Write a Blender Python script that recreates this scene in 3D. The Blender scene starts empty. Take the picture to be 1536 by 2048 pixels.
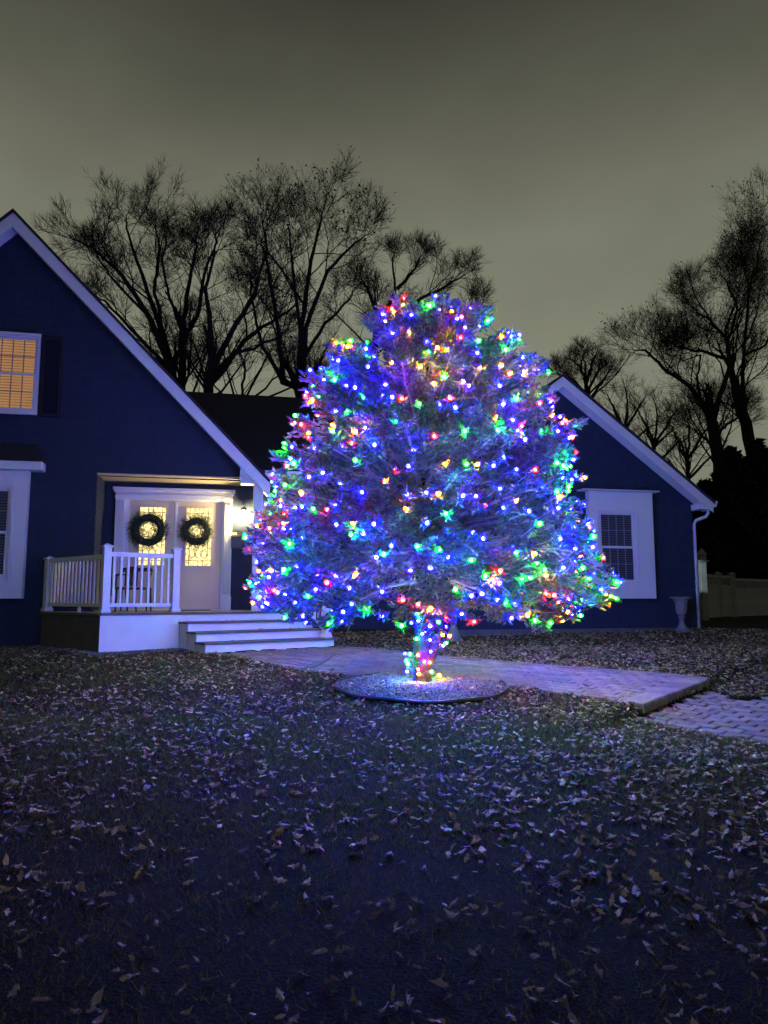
import bpy, math, random
import numpy as np
from mathutils import Vector, Matrix

random.seed(7)
rng = np.random.default_rng(7)
SC = bpy.context.scene
COL = SC.collection
R = math.radians

# ------------------------------------------------------------------ camera
F_PX, PITCH, EYE = 1480.0, R(6.6), 1.62
cam_d = bpy.data.cameras.new('camera')
cam = bpy.data.objects.new('camera', cam_d)
COL.objects.link(cam)
cam.location = (0, 0, EYE)
cam.rotation_euler = (R(90) + PITCH, 0, 0)
cam_d.sensor_fit = 'VERTICAL'
cam_d.sensor_height = 36.0
cam_d.lens = F_PX / 2048 * 36.0
cam_d.clip_start = 0.05
cam_d.clip_end = 2000
SC.camera = cam

# ------------------------------------------------------------------ night sky (overcast, lit from below by the town)
W = bpy.data.worlds.new('World')
SC.world = W
W.use_nodes = True
nt = W.node_tree
nt.nodes.clear()
wo = nt.nodes.new('ShaderNodeOutputWorld')
bg = nt.nodes.new('ShaderNodeBackground')
tc = nt.nodes.new('ShaderNodeTexCoord')
sep = nt.nodes.new('ShaderNodeSeparateXYZ')
rp = nt.nodes.new('ShaderNodeValToRGB')
el = rp.color_ramp.elements
stops = [(0.0, (.085, .090, .068)), (.12, (.135, .140, .104)), (.32, (.168, .172, .127)), (.45, (.150, .154, .112)),
         (.56, (.086, .087, .065)), (.66, (.040, .040, .031)), (1.0, (.018, .018, .015))]
el[0].position, el[0].color = stops[0][0], (*stops[0][1], 1)
el[1].position, el[1].color = stops[-1][0], (*stops[-1][1], 1)
for p, c in stops[1:-1]:
    e = el.new(p); e.color = (*c, 1)
mp = nt.nodes.new('ShaderNodeMapping'); mp.inputs['Scale'].default_value = (1.0, 1.0, 1.7)
nz = nt.nodes.new('ShaderNodeTexNoise'); nz.inputs['Scale'].default_value = 2.1; nz.inputs['Detail'].default_value = 7
mr = nt.nodes.new('ShaderNodeMapRange'); mr.inputs['From Min'].default_value = .3; mr.inputs['From Max'].default_value = .7
mr.inputs['To Min'].default_value = .76; mr.inputs['To Max'].default_value = 1.2
vm = nt.nodes.new('ShaderNodeVectorMath'); vm.operation = 'SCALE'
L = nt.links.new
L(tc.outputs['Generated'], sep.inputs[0]); L(sep.outputs['Z'], rp.inputs[0])
L(tc.outputs['Generated'], mp.inputs['Vector']); L(mp.outputs[0], nz.inputs['Vector']); L(nz.outputs['Fac'], mr.inputs['Value'])
L(rp.outputs[0], vm.inputs[0]); L(mr.outputs[0], vm.inputs['Scale'])
L(vm.outputs[0], bg.inputs['Color']); bg.inputs['Strength'].default_value = 1.32
L(bg.outputs[0], wo.inputs[0])

SC.view_settings.view_transform = 'Standard'
SC.view_settings.look = 'None'
SC.view_settings.exposure = 0.0
SC.view_settings.gamma = 1.0
SC.view_settings.use_curve_mapping = False
SC.render.engine = 'CYCLES'
cy = SC.cycles
cy.use_denoising = True
cy.max_bounces = 5; cy.diffuse_bounces = 3; cy.glossy_bounces = 2; cy.transmission_bounces = 2; cy.transparent_max_bounces = 4
cy.sample_clamp_indirect = 4.0
cy.caustics_reflective = False; cy.caustics_refractive = False
BULB = 0.72        # overall bulb power factor

# ------------------------------------------------------------------ projection helpers: real distances from the photograph
def ray(px, py):
    dx, dz = (px - 768) / F_PX, (1024 - py) / F_PX
    return Vector((dx, math.cos(PITCH) - dz * math.sin(PITCH), math.sin(PITCH) + dz * math.cos(PITCH)))

def at(px, py, Y):
    d = ray(px, py); t = Y / d.y
    return Vector((d.x * t, Y, EYE + d.z * t))

def sstep(a, b, x):
    t = np.clip((np.asarray(x, float) - a) / (b - a), 0, 1)
    return t * t * (3 - 2 * t)

_gy = [-400, -30, 0, 4, 8, 11.5, 12.5, 13.5, 14.8, 16.2, 20, 40, 900]
_gz = [-.9, -.6, 0, .235, .475, .69, .725, .735, .84, .955, .99, 1.0, 1.0]
def base_z(y):
    return np.interp(y, _gy, _gz)
DRV = None; walk_poly = drive_poly = []
def gz(x, y):
    x = np.asarray(x, float); y = np.asarray(y, float)
    dip = (.095 * sstep(-.12, .12, DRV(x, y)) * (1 - sstep(10.2, 12.0, y)) * sstep(-2.6, -.25, ALONG(x, y))) if DRV else 0
    n = .012 * (np.sin(1.9 * x + .7 * y) * np.sin(1.3 * y - .5 * x) + .6 * np.sin(4.1 * x + 1) * np.sin(3.7 * y + 2))
    left = -.05 * sstep(-5, -9, x)
    pav = np.where(inside(walk_poly, x, y) | inside(drive_poly, x, y), -.075, .012) if DRV else 0
    return base_z(y) - dip + n * (1 if DRV is None else np.where(y < 13, .5, 1)) + left + pav
def g1(x, y):
    return float(gz(x, y))

def ground(px, py):
    d = ray(px, py); t = 1.0
    while t < 60:
        p = Vector((0, 0, EYE)) + d * t
        if p.z <= float(base_z(p.y)):
            return p
        t += .01
    return p

# ------------------------------------------------------------------ materials
def mat(name, col, rough=.8, var=.0, scale=8.0, bump=0.0, bscale=40.0, spec=.3, metal=0.0, island=0.0, col2=None, trans=0.0, stretch=None):
    m = bpy.data.materials.new(name); m.use_nodes = True
    t = m.node_tree; b = t.nodes['Principled BSDF']
    b.inputs['Base Color'].default_value = (*col, 1); b.inputs['Roughness'].default_value = rough
    b.inputs['Specular IOR Level'].default_value = spec; b.inputs['Metallic'].default_value = metal
    co = t.nodes.new('ShaderNodeTexCoord'); src = co.outputs['Object']
    if stretch:
        q = t.nodes.new('ShaderNodeMapping'); q.inputs['Scale'].default_value = stretch
        t.links.new(src, q.inputs['Vector']); src = q.outputs[0]
    last = None
    if col2 is None: col2 = tuple(c * .55 for c in col)
    if var > 0:
        n = t.nodes.new('ShaderNodeTexNoise'); n.inputs['Scale'].default_value = scale; n.inputs['Detail'].default_value = 5
        t.links.new(src, n.inputs['Vector'])
        r = t.nodes.new('ShaderNodeMapRange'); r.inputs['From Min'].default_value = .35; r.inputs['From Max'].default_value = .7
        r.inputs['To Max'].default_value = var
        t.links.new(n.outputs['Fac'], r.inputs['Value'])
        x = t.nodes.new('ShaderNodeMix'); x.data_type = 'RGBA'
        x.inputs['A'].default_value = (*col, 1); x.inputs['B'].default_value = (*col2, 1)
        t.links.new(r.outputs[0], x.inputs['Factor']); last = x.outputs['Result']
    if island > 0:
        g = t.nodes.new('ShaderNodeNewGeometry')
        oi = t.nodes.new('ShaderNodeObjectInfo')
        ad = t.nodes.new('ShaderNodeMath'); ad.operation = 'ADD'
        t.links.new(g.outputs['Random Per Island'], ad.inputs[0]); t.links.new(oi.outputs['Random'], ad.inputs[1])
        fr = t.nodes.new('ShaderNodeMath'); fr.operation = 'FRACT'; t.links.new(ad.outputs[0], fr.inputs[0])
        r = t.nodes.new('ShaderNodeMapRange'); r.inputs['To Min'].default_value = 1 - island; r.inputs['To Max'].default_value = 1 + island
        t.links.new(fr.outputs[0], r.inputs['Value'])
        v = t.nodes.new('ShaderNodeVectorMath'); v.operation = 'SCALE'
        if last is not None: t.links.new(last, v.inputs[0])
        else: v.inputs[0].default_value = col
        t.links.new(r.outputs[0], v.inputs['Scale']); last = v.outputs[0]
    if last is not None: t.links.new(last, b.inputs['Base Color'])
    if bump > 0:
        n = t.nodes.new('ShaderNodeTexNoise'); n.inputs['Scale'].default_value = bscale; n.inputs['Detail'].default_value = 6
        t.links.new(src, n.inputs['Vector'])
        u = t.nodes.new('ShaderNodeBump'); u.inputs['Strength'].default_value = bump; u.inputs['Distance'].default_value = .02
        t.links.new(n.outputs['Fac'], u.inputs['Height']); t.links.new(u.outputs[0], b.inputs['Normal'])
    if trans > 0:
        tr = t.nodes.new('ShaderNodeBsdfTranslucent'); mx = t.nodes.new('ShaderNodeMixShader'); mx.inputs[0].default_value = trans
        if last is not None: t.links.new(last, tr.inputs['Color'])
        else: tr.inputs['Color'].default_value = (*col, 1)
        o = t.nodes['Material Output']
        t.links.new(b.outputs[0], mx.inputs[1]); t.links.new(tr.outputs[0], mx.inputs[2]); t.links.new(mx.outputs[0], o.inputs[0])
    return m

def emit(name, col, strength, var=0.0, scale=10.0):
    m = bpy.data.materials.new(name); m.use_nodes = True
    t = m.node_tree; t.nodes.clear()
    o = t.nodes.new('ShaderNodeOutputMaterial'); e = t.nodes.new('ShaderNodeEmission')
    e.inputs['Color'].default_value = (*col, 1); e.inputs['Strength'].default_value = strength
    if var > 0:
        co = t.nodes.new('ShaderNodeTexCoord'); n = t.nodes.new('ShaderNodeTexNoise'); n.inputs['Scale'].default_value = scale
        r = t.nodes.new('ShaderNodeMapRange'); r.inputs['From Min'].default_value = .3; r.inputs['From Max'].default_value = .7
        r.inputs['To Min'].default_value = strength * (1 - var); r.inputs['To Max'].default_value = strength * (1 + var)
        t.links.new(co.outputs['Object'], n.inputs['Vector']); t.links.new(n.outputs['Fac'], r.inputs['Value'])
        t.links.new(r.outputs[0], e.inputs['Strength'])
    t.links.new(e.outputs[0], o.inputs[0])
    return m

M = dict(
    lawn=mat('lawn_soil', (.010, .0095, .004), 1, .8, 3, .6, 60, .1, col2=(.017, .013, .006)),
    grass=mat('grass_blades', (.115, .165, .034), .8, .9, .7, 0, 1, .12, island=.45, col2=(.17, .14, .05), trans=.25),
    leaf=mat('dry_leaf', (.42, .31, .17), .6, .8, 9, 0, 1, .35, island=.95, col2=(.12, .07, .04), trans=.15),
    leafn=mat('dry_leaf_dimmed', (.30, .25, .20), .7, .6, 30, 0, 1, .3, island=.5, col2=(.17, .10, .06), trans=.1),  # darker copy of the leaf material: foreground dimness put into the colour
    paver=mat('concrete_paver', (.255, .215, .18), .9, .6, 14, .5, 90, .2, island=.22),
    sand=mat('joint_sand', (.06, .052, .045), 1, .5, 20, .4, 80, .1),
    gravel=mat('gravel_stone', (.14, .135, .13), .85, .4, 20, 0, 1, .3, island=.6),
    edging=mat('black_plastic', (.012, .012, .013), .5, 0, 1, 0, 1, .4),
    siding=mat('navy_shingle', (.021, .028, .054), .85, .4, 9, .35, 50, .2, island=.07, stretch=(6, 6, .6)),
    roof=mat('asphalt_shingle', (.028, .028, .03), .95, .6, 18, .7, 60, .15),
    trim=mat('white_trim', (.57, .57, .57), .55, .35, 5, .06, 60, .35, col2=(.50, .50, .51)),
    vinyl=mat('white_vinyl', (.66, .66, .67), .45, .35, 4, 0, 1, .4, col2=(.52, .52, .52)),
    tread=mat('grey_tread', (.13, .125, .12), .8, .5, 12, .3, 60, .25),
    board=mat('deck_board', (.27, .23, .19), .8, .6, 10, .3, 40, .25, island=.2, stretch=(1, 6, 1)),
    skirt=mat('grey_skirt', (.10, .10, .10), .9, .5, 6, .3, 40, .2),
    door=mat('cream_door', (.52, .43, .29), .5, .2, 3, 0, 1, .35, col2=(.46, .38, .26)),
    came=mat('lead_came', (.05, .045, .035), .5, 0, 1, 0, 1, .5, metal=.6),
    glassdark=mat('dark_glass', (.010, .013, .022), .08, 0, 1, 0, 1, .5),
    blind=mat('window_blind', (.05, .055, .075), .6, 0, 1, 0, 1, .3),
    muntin=mat('dimmed_muntin', (.16, .16, .17), .6, 0, 1, 0, 1, .3),  # muntins greyed: their dimness behind glass is put into the colour
    shutter=mat('black_shutter', (.008, .009, .013), .6, .3, 9, 0, 1, .3),
    metal=mat('black_metal', (.012, .012, .013), .45, 0, 1, 0, 1, .5),
    brass=mat('handle_metal', (.08, .06, .05), .35, 0, 1, 0, 1, .5, metal=.8),
    wreath=mat('wreath_needles', (.022, .038, .020), .8, .5, 20, 0, 1, .2, island=.5),
    berry=mat('wreath_cone', (.11, .045, .025), .7, .4, 30, 0, 1, .3, island=.4),
    stone=mat('urn_stone', (.20, .19, .185), .9, .5, 20, .4, 50, .2),
    fence=mat('fence_vinyl', (.21, .21, .21), .6, .6, 3, .1, 30, .3, col2=(.11, .11, .11)),
    bark=mat('tree_bark', (.022, .020, .020), 1, .5, 12, 0, 1, .05),
    darkleaf=mat('withered_leaf', (.022, .018, .014), .9, 0, 1, 0, 1, .05, island=.4),
    evergreen=mat('dark_evergreen', (.010, .014, .010), .95, 0, 1, 0, 1, .05, island=.4),
    sbark=mat('spruce_bark', (.034, .026, .019), .95, .7, 22, .9, 45, .15, stretch=(1, 1, .35)),
    stwig=mat('spruce_twig', (.50, .41, .34), .9, .5, 16, 0, 1, .15),
    needle=mat('spruce_needle', (.15, .17, .135), .7, .6, 2.2, 0, 1, .15, island=.35, col2=(.20, .19, .13), trans=.06),
    wire=mat('green_wire', (.012, .035, .016), .5, 0, 1, 0, 1, .4),
    cord=mat('cord_rubber', (.10, .16, .12), .6, 0, 1, 0, 1, .4),
    glow_door=emit('lit_glass', (1.0, .80, .33), 1.5, .6, 16),
    glow_room=emit('lit_room', (1.0, .50, .22), .2, .3, 2.5),
    slat=emit('lit_blind', (1.0, .50, .22), .40, .15, 3),
    lamp=emit('lamp_bulb', (1.0, .78, .32), 3300.0),
    plaque=mat('pale_plaque', (.45, .36, .26), .6, .3, 30, 0, 1, .3),
)

# ------------------------------------------------------------------ mesh builder
class MB:
    def __init__(s): s.v = []; s.f = []; s.mi = []
    def add(s, vs, fs, mi=0):
        n = len(s.v); s.v.extend([tuple(p) for p in vs]); s.f.extend([tuple(i + n for i in f) for f in fs]); s.mi.extend([mi] * len(fs)); return s
    def box(s, x0, x1, y0, y1, z0, z1, mi=0):
        return s.add([(x0, y0, z0), (x1, y0, z0), (x1, y1, z0), (x0, y1, z0), (x0, y0, z1), (x1, y0, z1), (x1, y1, z1), (x0, y1, z1)],
                     [(0, 3, 2, 1), (4, 5, 6, 7), (0, 1, 5, 4), (1, 2, 6, 5), (2, 3, 7, 6), (3, 0, 4, 7)], mi)
    def bbox(s, x0, x1, y0, y1, z0, z1, b=.008, mi=0):      # box with chamfered vertical and top edges
        ring = lambda i, z: [(x0 + i + b, y0 + i, z), (x1 - i - b, y0 + i, z), (x1 - i, y0 + i + b, z), (x1 - i, y1 - i - b, z), (x1 - i - b, y1 - i, z), (x0 + i + b, y1 - i, z), (x0 + i, y1 - i - b, z), (x0 + i, y0 + i + b, z)]
        vs = ring(b, z0) + ring(0, z0 + b) + ring(0, z1 - b) + ring(b, z1)
        fs = [tuple(range(7, -1, -1)), tuple(range(24, 32))]
        for k in range(3):
            for i in range(8):
                j = (i + 1) % 8; fs.append((k * 8 + i, k * 8 + j, k * 8 + 8 + j, k * 8 + 8 + i))
        return s.add(vs, fs, mi)
    def bar(s, a, b, w, h, up=(0, 0, 1), mi=0):             # bar from a to b, w wide, h along up
        a, b, up = Vector(a), Vector(b), Vector(up); d = (b - a).normalized(); x = d.cross(up).normalized(); u = x.cross(d).normalized()
        x *= w / 2; u *= h / 2
        vs = [a - x - u, a + x - u, a + x + u, a - x + u, b - x - u, b + x - u, b + x + u, b - x + u]
        return s.add(vs, [(0, 1, 2, 3), (7, 6, 5, 4), (0, 4, 5, 1), (1, 5, 6, 2), (2, 6, 7, 3), (3, 7, 4, 0)], mi)
    def prism(s, poly, z0, z1, mi=0):
        n = len(poly)
        vs = [(p[0], p[1], z0) for p in poly] + [(p[0], p[1], z1) for p in poly]
        return s.add(vs, [tuple(range(n - 1, -1, -1)), tuple(range(n, 2 * n))] + [(i, (i + 1) % n, n + (i + 1) % n, n + i) for i in range(n)], mi)
    def slab_xz(s, poly, y0, y1, mi=0):                     # polygon in x,z with thickness along y
        n = len(poly)
        vs = [(p[0], y0, p[1]) for p in poly] + [(p[0], y1, p[1]) for p in poly]
        return s.add(vs, [tuple(range(n)), tuple(range(2 * n - 1, n - 1, -1))] + [(i, n + i, n + (i + 1) % n, (i + 1) % n) for i in range(n)], mi)
    def tube(s, pts, rad, sides=6, mi=0, cap=True):
        pts = [Vector(p) for p in pts]; n = len(pts)
        if not hasattr(rad, '__len__'): rad = [rad] * n
        vs = []; ref = None
        for i, p in enumerate(pts):
            d = (pts[min(i + 1, n - 1)] - pts[max(i - 1, 0)])
            d = d.normalized() if d.length > 1e-9 else Vector((0, 0, 1))
            if ref is None: ref = Vector((1, 0, 0)) if abs(d.x) < .8 else Vector((0, 1, 0))
            x = (ref - d * ref.dot(d)).normalized(); y = d.cross(x); ref = x
            for k in range(sides):
                a = 2 * math.pi * k / sides
                vs.append(p + (x * math.cos(a) + y * math.sin(a)) * rad[i])
        fs = [(i * sides + k, i * sides + (k + 1) % sides, (i + 1) * sides + (k + 1) % sides, (i + 1) * sides + k) for i in range(n - 1) for k in range(sides)]
        if cap: fs += [tuple(range(sides - 1, -1, -1)), tuple(range((n - 1) * sides, n * sides))]
        return s.add(vs, fs, mi)
    def lathe(s, prof, c=(0, 0, 0), sides=16, mi=0):
        vs = [(c[0] + r * math.cos(2 * math.pi * k / sides), c[1] + r * math.sin(2 * math.pi * k / sides), c[2] + z) for r, z in prof for k in range(sides)]
        n = len(prof)
        fs = [(i * sides + k, i * sides + (k + 1) % sides, (i + 1) * sides + (k + 1) % sides, (i + 1) * sides + k) for i in range(n - 1) for k in range(sides)]
        return s.add(vs, fs + [tuple(range(sides - 1, -1, -1)), tuple(range((n - 1) * sides, n * sides))], mi)
    def build(s, name, m, parent=None, smooth=False, loc=None, rot=None):
        me = bpy.data.meshes.new(name); me.from_pydata(s.v, [], s.f)
        ms = m if isinstance(m, (list, tuple)) else [m]
        for q in ms: me.materials.append(q)
        if len(ms) > 1: me.polygons.foreach_set('material_index', s.mi)
        if smooth: me.polygons.foreach_set('use_smooth', [True] * len(me.polygons))
        me.update()
        return link(name, me, parent, loc, rot)

def link(name, me, parent=None, loc=None, rot=None):
    o = bpy.data.objects.new(name, me); COL.objects.link(o)
    if parent is not None: o.parent = parent
    if loc is not None: o.location = loc
    if rot is not None: o.rotation_euler = rot
    return o

def tri_mesh(name, V, Fc, m, parent=None, loc=None):        # big numpy mesh, faces (n,3) or (n,4)
    me = bpy.data.meshes.new(name); k = Fc.shape[1]; n = len(Fc)
    me.vertices.add(len(V)); me.vertices.foreach_set('co', np.ascontiguousarray(V, np.float32).ravel())
    me.loops.add(n * k); me.loops.foreach_set('vertex_index', np.ascontiguousarray(Fc, np.int32).ravel())
    me.polygons.add(n); me.polygons.foreach_set('loop_start', np.arange(0, n * k, k, dtype=np.int32))
    me.update(calc_edges=True); me.materials.append(m)
    return link(name, me, parent, loc)

def thing(name, label, cat, loc=(0, 0, 0), rz=0, group=None):
    o = bpy.data.objects.new(name, None); COL.objects.link(o); o.location = loc; o.rotation_euler = (0, 0, rz)
    o.empty_display_size = .1
    return tag(o, label, cat, group)
def tag(o, label, cat, group=None):
    o['label'] = label; o['category'] = cat
    if group: o['group'] = group
    return o
def struct(o): o['kind'] = 'structure'; return o
def stuff(o): o['kind'] = 'stuff'; return o

def inside(poly, x, y):
    x = np.asarray(x, float); y = np.asarray(y, float); r = np.zeros(x.shape, bool); n = len(poly)
    for i in range(n):
        x0, y0 = poly[i][0], poly[i][1]; x1, y1 = poly[(i + 1) % n][0], poly[(i + 1) % n][1]
        if y0 == y1: continue
        c = ((y0 > y) != (y1 > y)) & (x < (x1 - x0) * (y - y0) / (y1 - y0) + x0)
        r ^= c
    return r

def clip_half(poly, p, n):                                  # keep the side where (q-p).n >= 0
    out = []
    for i in range(len(poly)):
        a, b = Vector(poly[i]), Vector(poly[(i + 1) % len(poly)])
        da, db = (a - p).dot(n), (b - p).dot(n)
        if da >= 0: out.append(a)
        if (da >= 0) != (db >= 0): out.append(a + (b - a) * (da / (da - db)))
    return out

# ------------------------------------------------------------------ house frame (s along the front, d inwards, z up)
YAW = R(12)
HO = Vector((-4.15, 14.2, 0)); HU = Vector((math.cos(YAW), math.sin(YAW), 0)); HN = Vector((-math.sin(YAW), math.cos(YAW), 0))
def hp(px, py, d=0.0):                                      # pixel -> (s, z) on the wall plane at depth d
    r = ray(px, py); q = HO + HN * d
    t = (q.x * HN.x + q.y * HN.y) / (r.x * HN.x + r.y * HN.y)
    p = r * t
    return ((p.x - q.x) * HU.x + (p.y - q.y) * HU.y, EYE + p.z)
def hs(px, py, d=0.0): return hp(px, py, d)[0]
def hz(px, py, d=0.0): return hp(px, py, d)[1]
def to_world(s, d, z=0.0): return HO + HU * s + HN * d + Vector((0, 0, z))
def to_local(p): q = Vector((p[0], p[1], 0)) - HO; return (q.dot(HU), q.dot(HN))

# ------------------------------------------------------------------ ground layout
ring_c = ground(845, 1388); TX, TY = ground(845, 1376).xy
RING_R = 1.02
ring_c = Vector((TX - .02, TY - .12, 0))
far_px = [(676, 1294), (789, 1304), (900, 1317), (1000, 1325), (1157, 1338), (1342, 1351), (1417, 1360)]
near_px = [(1284, 1411), (1244, 1406), (1140, 1392), (1052, 1377), (991, 1370), (850, 1360), (700, 1352), (600, 1340), (540, 1328), (470, 1312)]
far_w = [ground(*p).xy for p in far_px]; near_w = [ground(*p).xy for p in near_px]
A = Vector((-4.60, 12.10)); PD = Vector((math.cos(R(38)), math.sin(R(38)))); PN = Vector((PD.y, -PD.x))   # porch front direction and outward normal
Cc = A + PD * 1.35; Ee = Cc + PD * 2.5
st_l, st_r = Cc + PN * 1.10, Ee + PN * 1.10
walk_poly = [Vector(p) for p in far_w] + [Vector(p) for p in near_w] + [st_l + PD * .15, st_r - PD * .05]
drive_poly = [ground(1272, 1421).xy, ground(1284, 1409).xy, ground(1416, 1366).xy, ground(1475, 1382).xy, ground(1536, 1377).xy, ground(1800, 1372).xy, ground(1900, 1500).xy, ground(1536, 1467).xy, ground(1440, 1452).xy, ground(1345, 1437).xy]

_a, _b = Vector(near_w[0]), Vector(far_w[-1]); _d = (_b - _a).normalized()
def ALONG(x, y): return (x - _a.x) * _d.x + (y - _a.y) * _d.y
def DRV(x, y): return (x - _a.x) * _d.y - (y - _a.y) * _d.x
def axis(*segs):
    out = []
    for a, b, st in segs: out += list(np.arange(a, b, st))
    return np.array(out)
xs = axis((-500, -60, 60), (-60, -14, 4), (-14, -7, .5), (-7, -3, .16), (-3, 5, .075), (5, 7, .16), (7, 14, .5), (14, 60, 4), (60, 520, 60))
ys = axis((-300, -12, 40), (-12, 0, 1.5), (0, 6.8, .16), (6.8, 13.4, .075), (13.4, 14, .16), (14, 20, .4), (20, 60, 4), (60, 620, 60))
GX, GY = np.meshgrid(xs, ys); GZ = gz(GX, GY)
V = np.stack([GX.ravel(), GY.ravel(), GZ.ravel()], 1); nx, ny = len(xs), len(ys)
ii = (np.arange(ny - 1)[:, None] * nx + np.arange(nx - 1)[None]).ravel()
lawn = struct(tri_mesh('lawn', V, np.stack([ii, ii + 1, ii + nx + 1, ii + nx], 1), M['lawn']))

# walkway: a sand bed with individual pavers
def wz(x, y): return float(base_z(y)) + .008
def paver_mesh(l, w, h, b=.006):
    m = MB(); m.bbox(-l / 2, l / 2, -w / 2, w / 2, -h, 0, b); return m
def bed(name, poly, zf, drop):
    m = MB(); n = len(poly)
    vs = [(p[0], p[1], zf(p[0], p[1]) - .024) for p in poly] + [(p[0], p[1], zf(p[0], p[1]) - drop) for p in poly]
    m.add(vs, [tuple(range(n))] + [(i, n + i, n + (i + 1) % n, (i + 1) % n) for i in range(n)])
    return m
def lay_pavers(parent, poly, zf, ang, l, w, limit, mate, skip=None):
    ca, sa = math.cos(ang), math.sin(ang)
    us = [p[0] * ca + p[1] * sa for p in poly]; vs = [-p[0] * sa + p[1] * ca for p in poly]
    spots = []; j = 0; v = min(vs)
    while v < max(vs):
        u = min(us) + (l / 2 if j % 2 else 0)
        while u < max(us):
            x, y = u * ca - v * sa, u * sa + v * ca
            if bool(inside(poly, x, y)) and not (skip and skip(x, y)): spots.append((x, y))
            u += l
        v += w; j += 1
    spots.sort(key=lambda q: q[1])
    me = None; rest = MB(); pm = paver_mesh(l - .016, w - .021, .06, .008)
    for i, (x, y) in enumerate(spots):
        z = zf(x, y) + random.uniform(-.004, .004); sl = math.atan2(zf(x, y + .1) - zf(x, y - .1), .2)
        rz = ang + random.gauss(0, .012)
        if i < limit:
            if me is None:
                o = pm.build('paver', mate, parent); me = o.data
            else: o = link('paver', me, parent)
            o.location = (x, y, z)
            o.rotation_euler = (Matrix.Rotation(sl, 3, 'X') @ Matrix.Rotation(rz, 3, 'Z')).to_euler()
        else:
            T = Matrix.Translation((x, y, z)) @ Matrix.Rotation(sl, 4, 'X') @ Matrix.Rotation(rz, 4, 'Z')
            rest.add([T @ Vector(p) for p in pm.v], pm.f)
    if rest.v: stuff(rest.build('far_pavers', mate, parent))
    return spots

walk = struct(bed('walkway', walk_poly, wz, .2).build('walkway', M['sand']))
e0, e1 = Vector(near_w[0]), Vector(far_w[-1]); ea = math.atan2(e1.y - e0.y, e1.x - e0.x)
in_ring = lambda x, y: (x - ring_c.x) ** 2 + (y - ring_c.y) ** 2 < (RING_R - .05) ** 2
edge_d = lambda x, y: abs((x - e0.x) * math.sin(ea) - (y - e0.y) * math.cos(ea))
lay_pavers(walk, walk_poly, wz, ea + R(90), .235, .155, 300, M['paver'], lambda x, y: in_ring(x, y) or edge_d(x, y) < .13)
# bull-nosed edge stones along the step down to the drive and border stones along the back edge
def edge_stone(p, q, zf, w, h, name, parent, nose):
    p, q = Vector(p), Vector(q); d = (q - p); ln = d.length; a = math.atan2(d.y, d.x); c = (p + q) / 2
    m = MB(); r = .03
    prof = [(-w / 2, 0), (-w / 2, -h), (w / 2, -h), (w / 2, -r), (w / 2 - .009, -.009), (w / 2 - r, 0)] if nose else [(-w / 2, 0), (-w / 2, -h), (w / 2, -h), (w / 2, -.006), (w / 2 - .006, 0)]
    n = len(prof); hl = ln / 2 - .004
    vs = [(-hl, -y, z) for y, z in prof] + [(hl, -y, z) for y, z in prof]
    m.add(vs, [tuple(range(n)), tuple(range(2 * n - 1, n - 1, -1))] + [(i, n + i, n + (i + 1) % n, (i + 1) % n) for i in range(n)])
    z0, z1 = zf(p.x, p.y), zf(q.x, q.y)
    o = m.build(name, M['paver'], parent); o.location = (c.x, c.y, (z0 + z1) / 2 + .006)
    o.rotation_euler = (Matrix.Rotation(a, 3, 'Z') @ Matrix.Rotation(-math.atan2(z1 - z0, ln), 3, 'Y')).to_euler()
    return o
dv = (e1 - e0).normalized(); on = Vector((-dv.y, dv.x)) * .13
nst = 9
for i in range(nst):
    p, q = e0.lerp(e1, i / nst) + on * .9, e0.lerp(e1, (i + 1) / nst) + on * .9
    edge_stone(p, q, wz, .27, .10, 'edge_stone', walk, True)
for i in range(len(far_w) - 1):
    p, q = Vector(far_w[i]), Vector(far_w[i + 1]); k = max(1, round((q - p).length / .28))
    for j in range(k):
        edge_stone(p.lerp(q, j / k), p.lerp(q, (j + 1) / k), lambda x, y: wz(x, y) + .01, .13, .09, 'border_stone', walk, False)
dz_ = lambda x, y: float(base_z(y)) - .10
drive = struct(bed('driveway', drive_poly, dz_, .2).build('driveway', M['sand']))
lay_pavers(drive, drive_poly, dz_, ea + R(87), .245, .165, 290, M['paver'])

# ------------------------------------------------------------------ the house
house = thing('blue_house', 'navy blue shingled gable house with white trim and a lower gabled wing', 'house', (HO.x, HO.y, 0), YAW)
GR = .60                                                    # bottom of the walls, below grade
DD = 1.0                                                    # depth of the entry alcove
DECK = 1.367
# left gable outline on the front plane
pk_s, pk_z = hp(28, 420, -.3)
ev_s, ev_z = hp(528, 948, -.3)
slope_l = (pk_z - ev_z) / (ev_s - pk_s)
RT = .16                                                    # roof thickness
def gl(s): return pk_z - abs(s - pk_s) * slope_l            # roof top line
al_s = hs(192, 1000); ar_s = hs(512, 1000); so_z = hz(300, 949)
wall_poly = [(pk_s - 4.6, GR), (al_s, GR), (al_s, so_z), (ar_s, so_z), (ar_s, gl(ar_s) - .2), (pk_s, pk_z - .2), (pk_s - 4.6, gl(pk_s - 4.6) - .2)]
w = MB()
w.slab_xz([(pk_s - 4.4, GR), (al_s, GR), (al_s, so_z), (pk_s - 4.4, so_z)], 0, .2)
w.slab_xz([(pk_s - 4.4, so_z), (ar_s - .02, so_z), (ar_s - .02, gl(ar_s) - .22), (pk_s, pk_z - .22), (pk_s - 4.4, gl(pk_s - 4.4) - .22)], .001, .2)
w.box(al_s - .2, al_s - .002, .2, DD + .1, GR, so_z + .1)
w.build('front_wall', M['siding'], house)
w = MB(); w.box(al_s - .2, 7.0, DD, DD + .2, GR, so_z + .3); w.build('entry_wall', M['siding'], house)
w = MB(); w.box(al_s - .002, ar_s, .2, DD, so_z + .004, so_z + .06); w.build('entry_soffit', M['door'], house)
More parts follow.
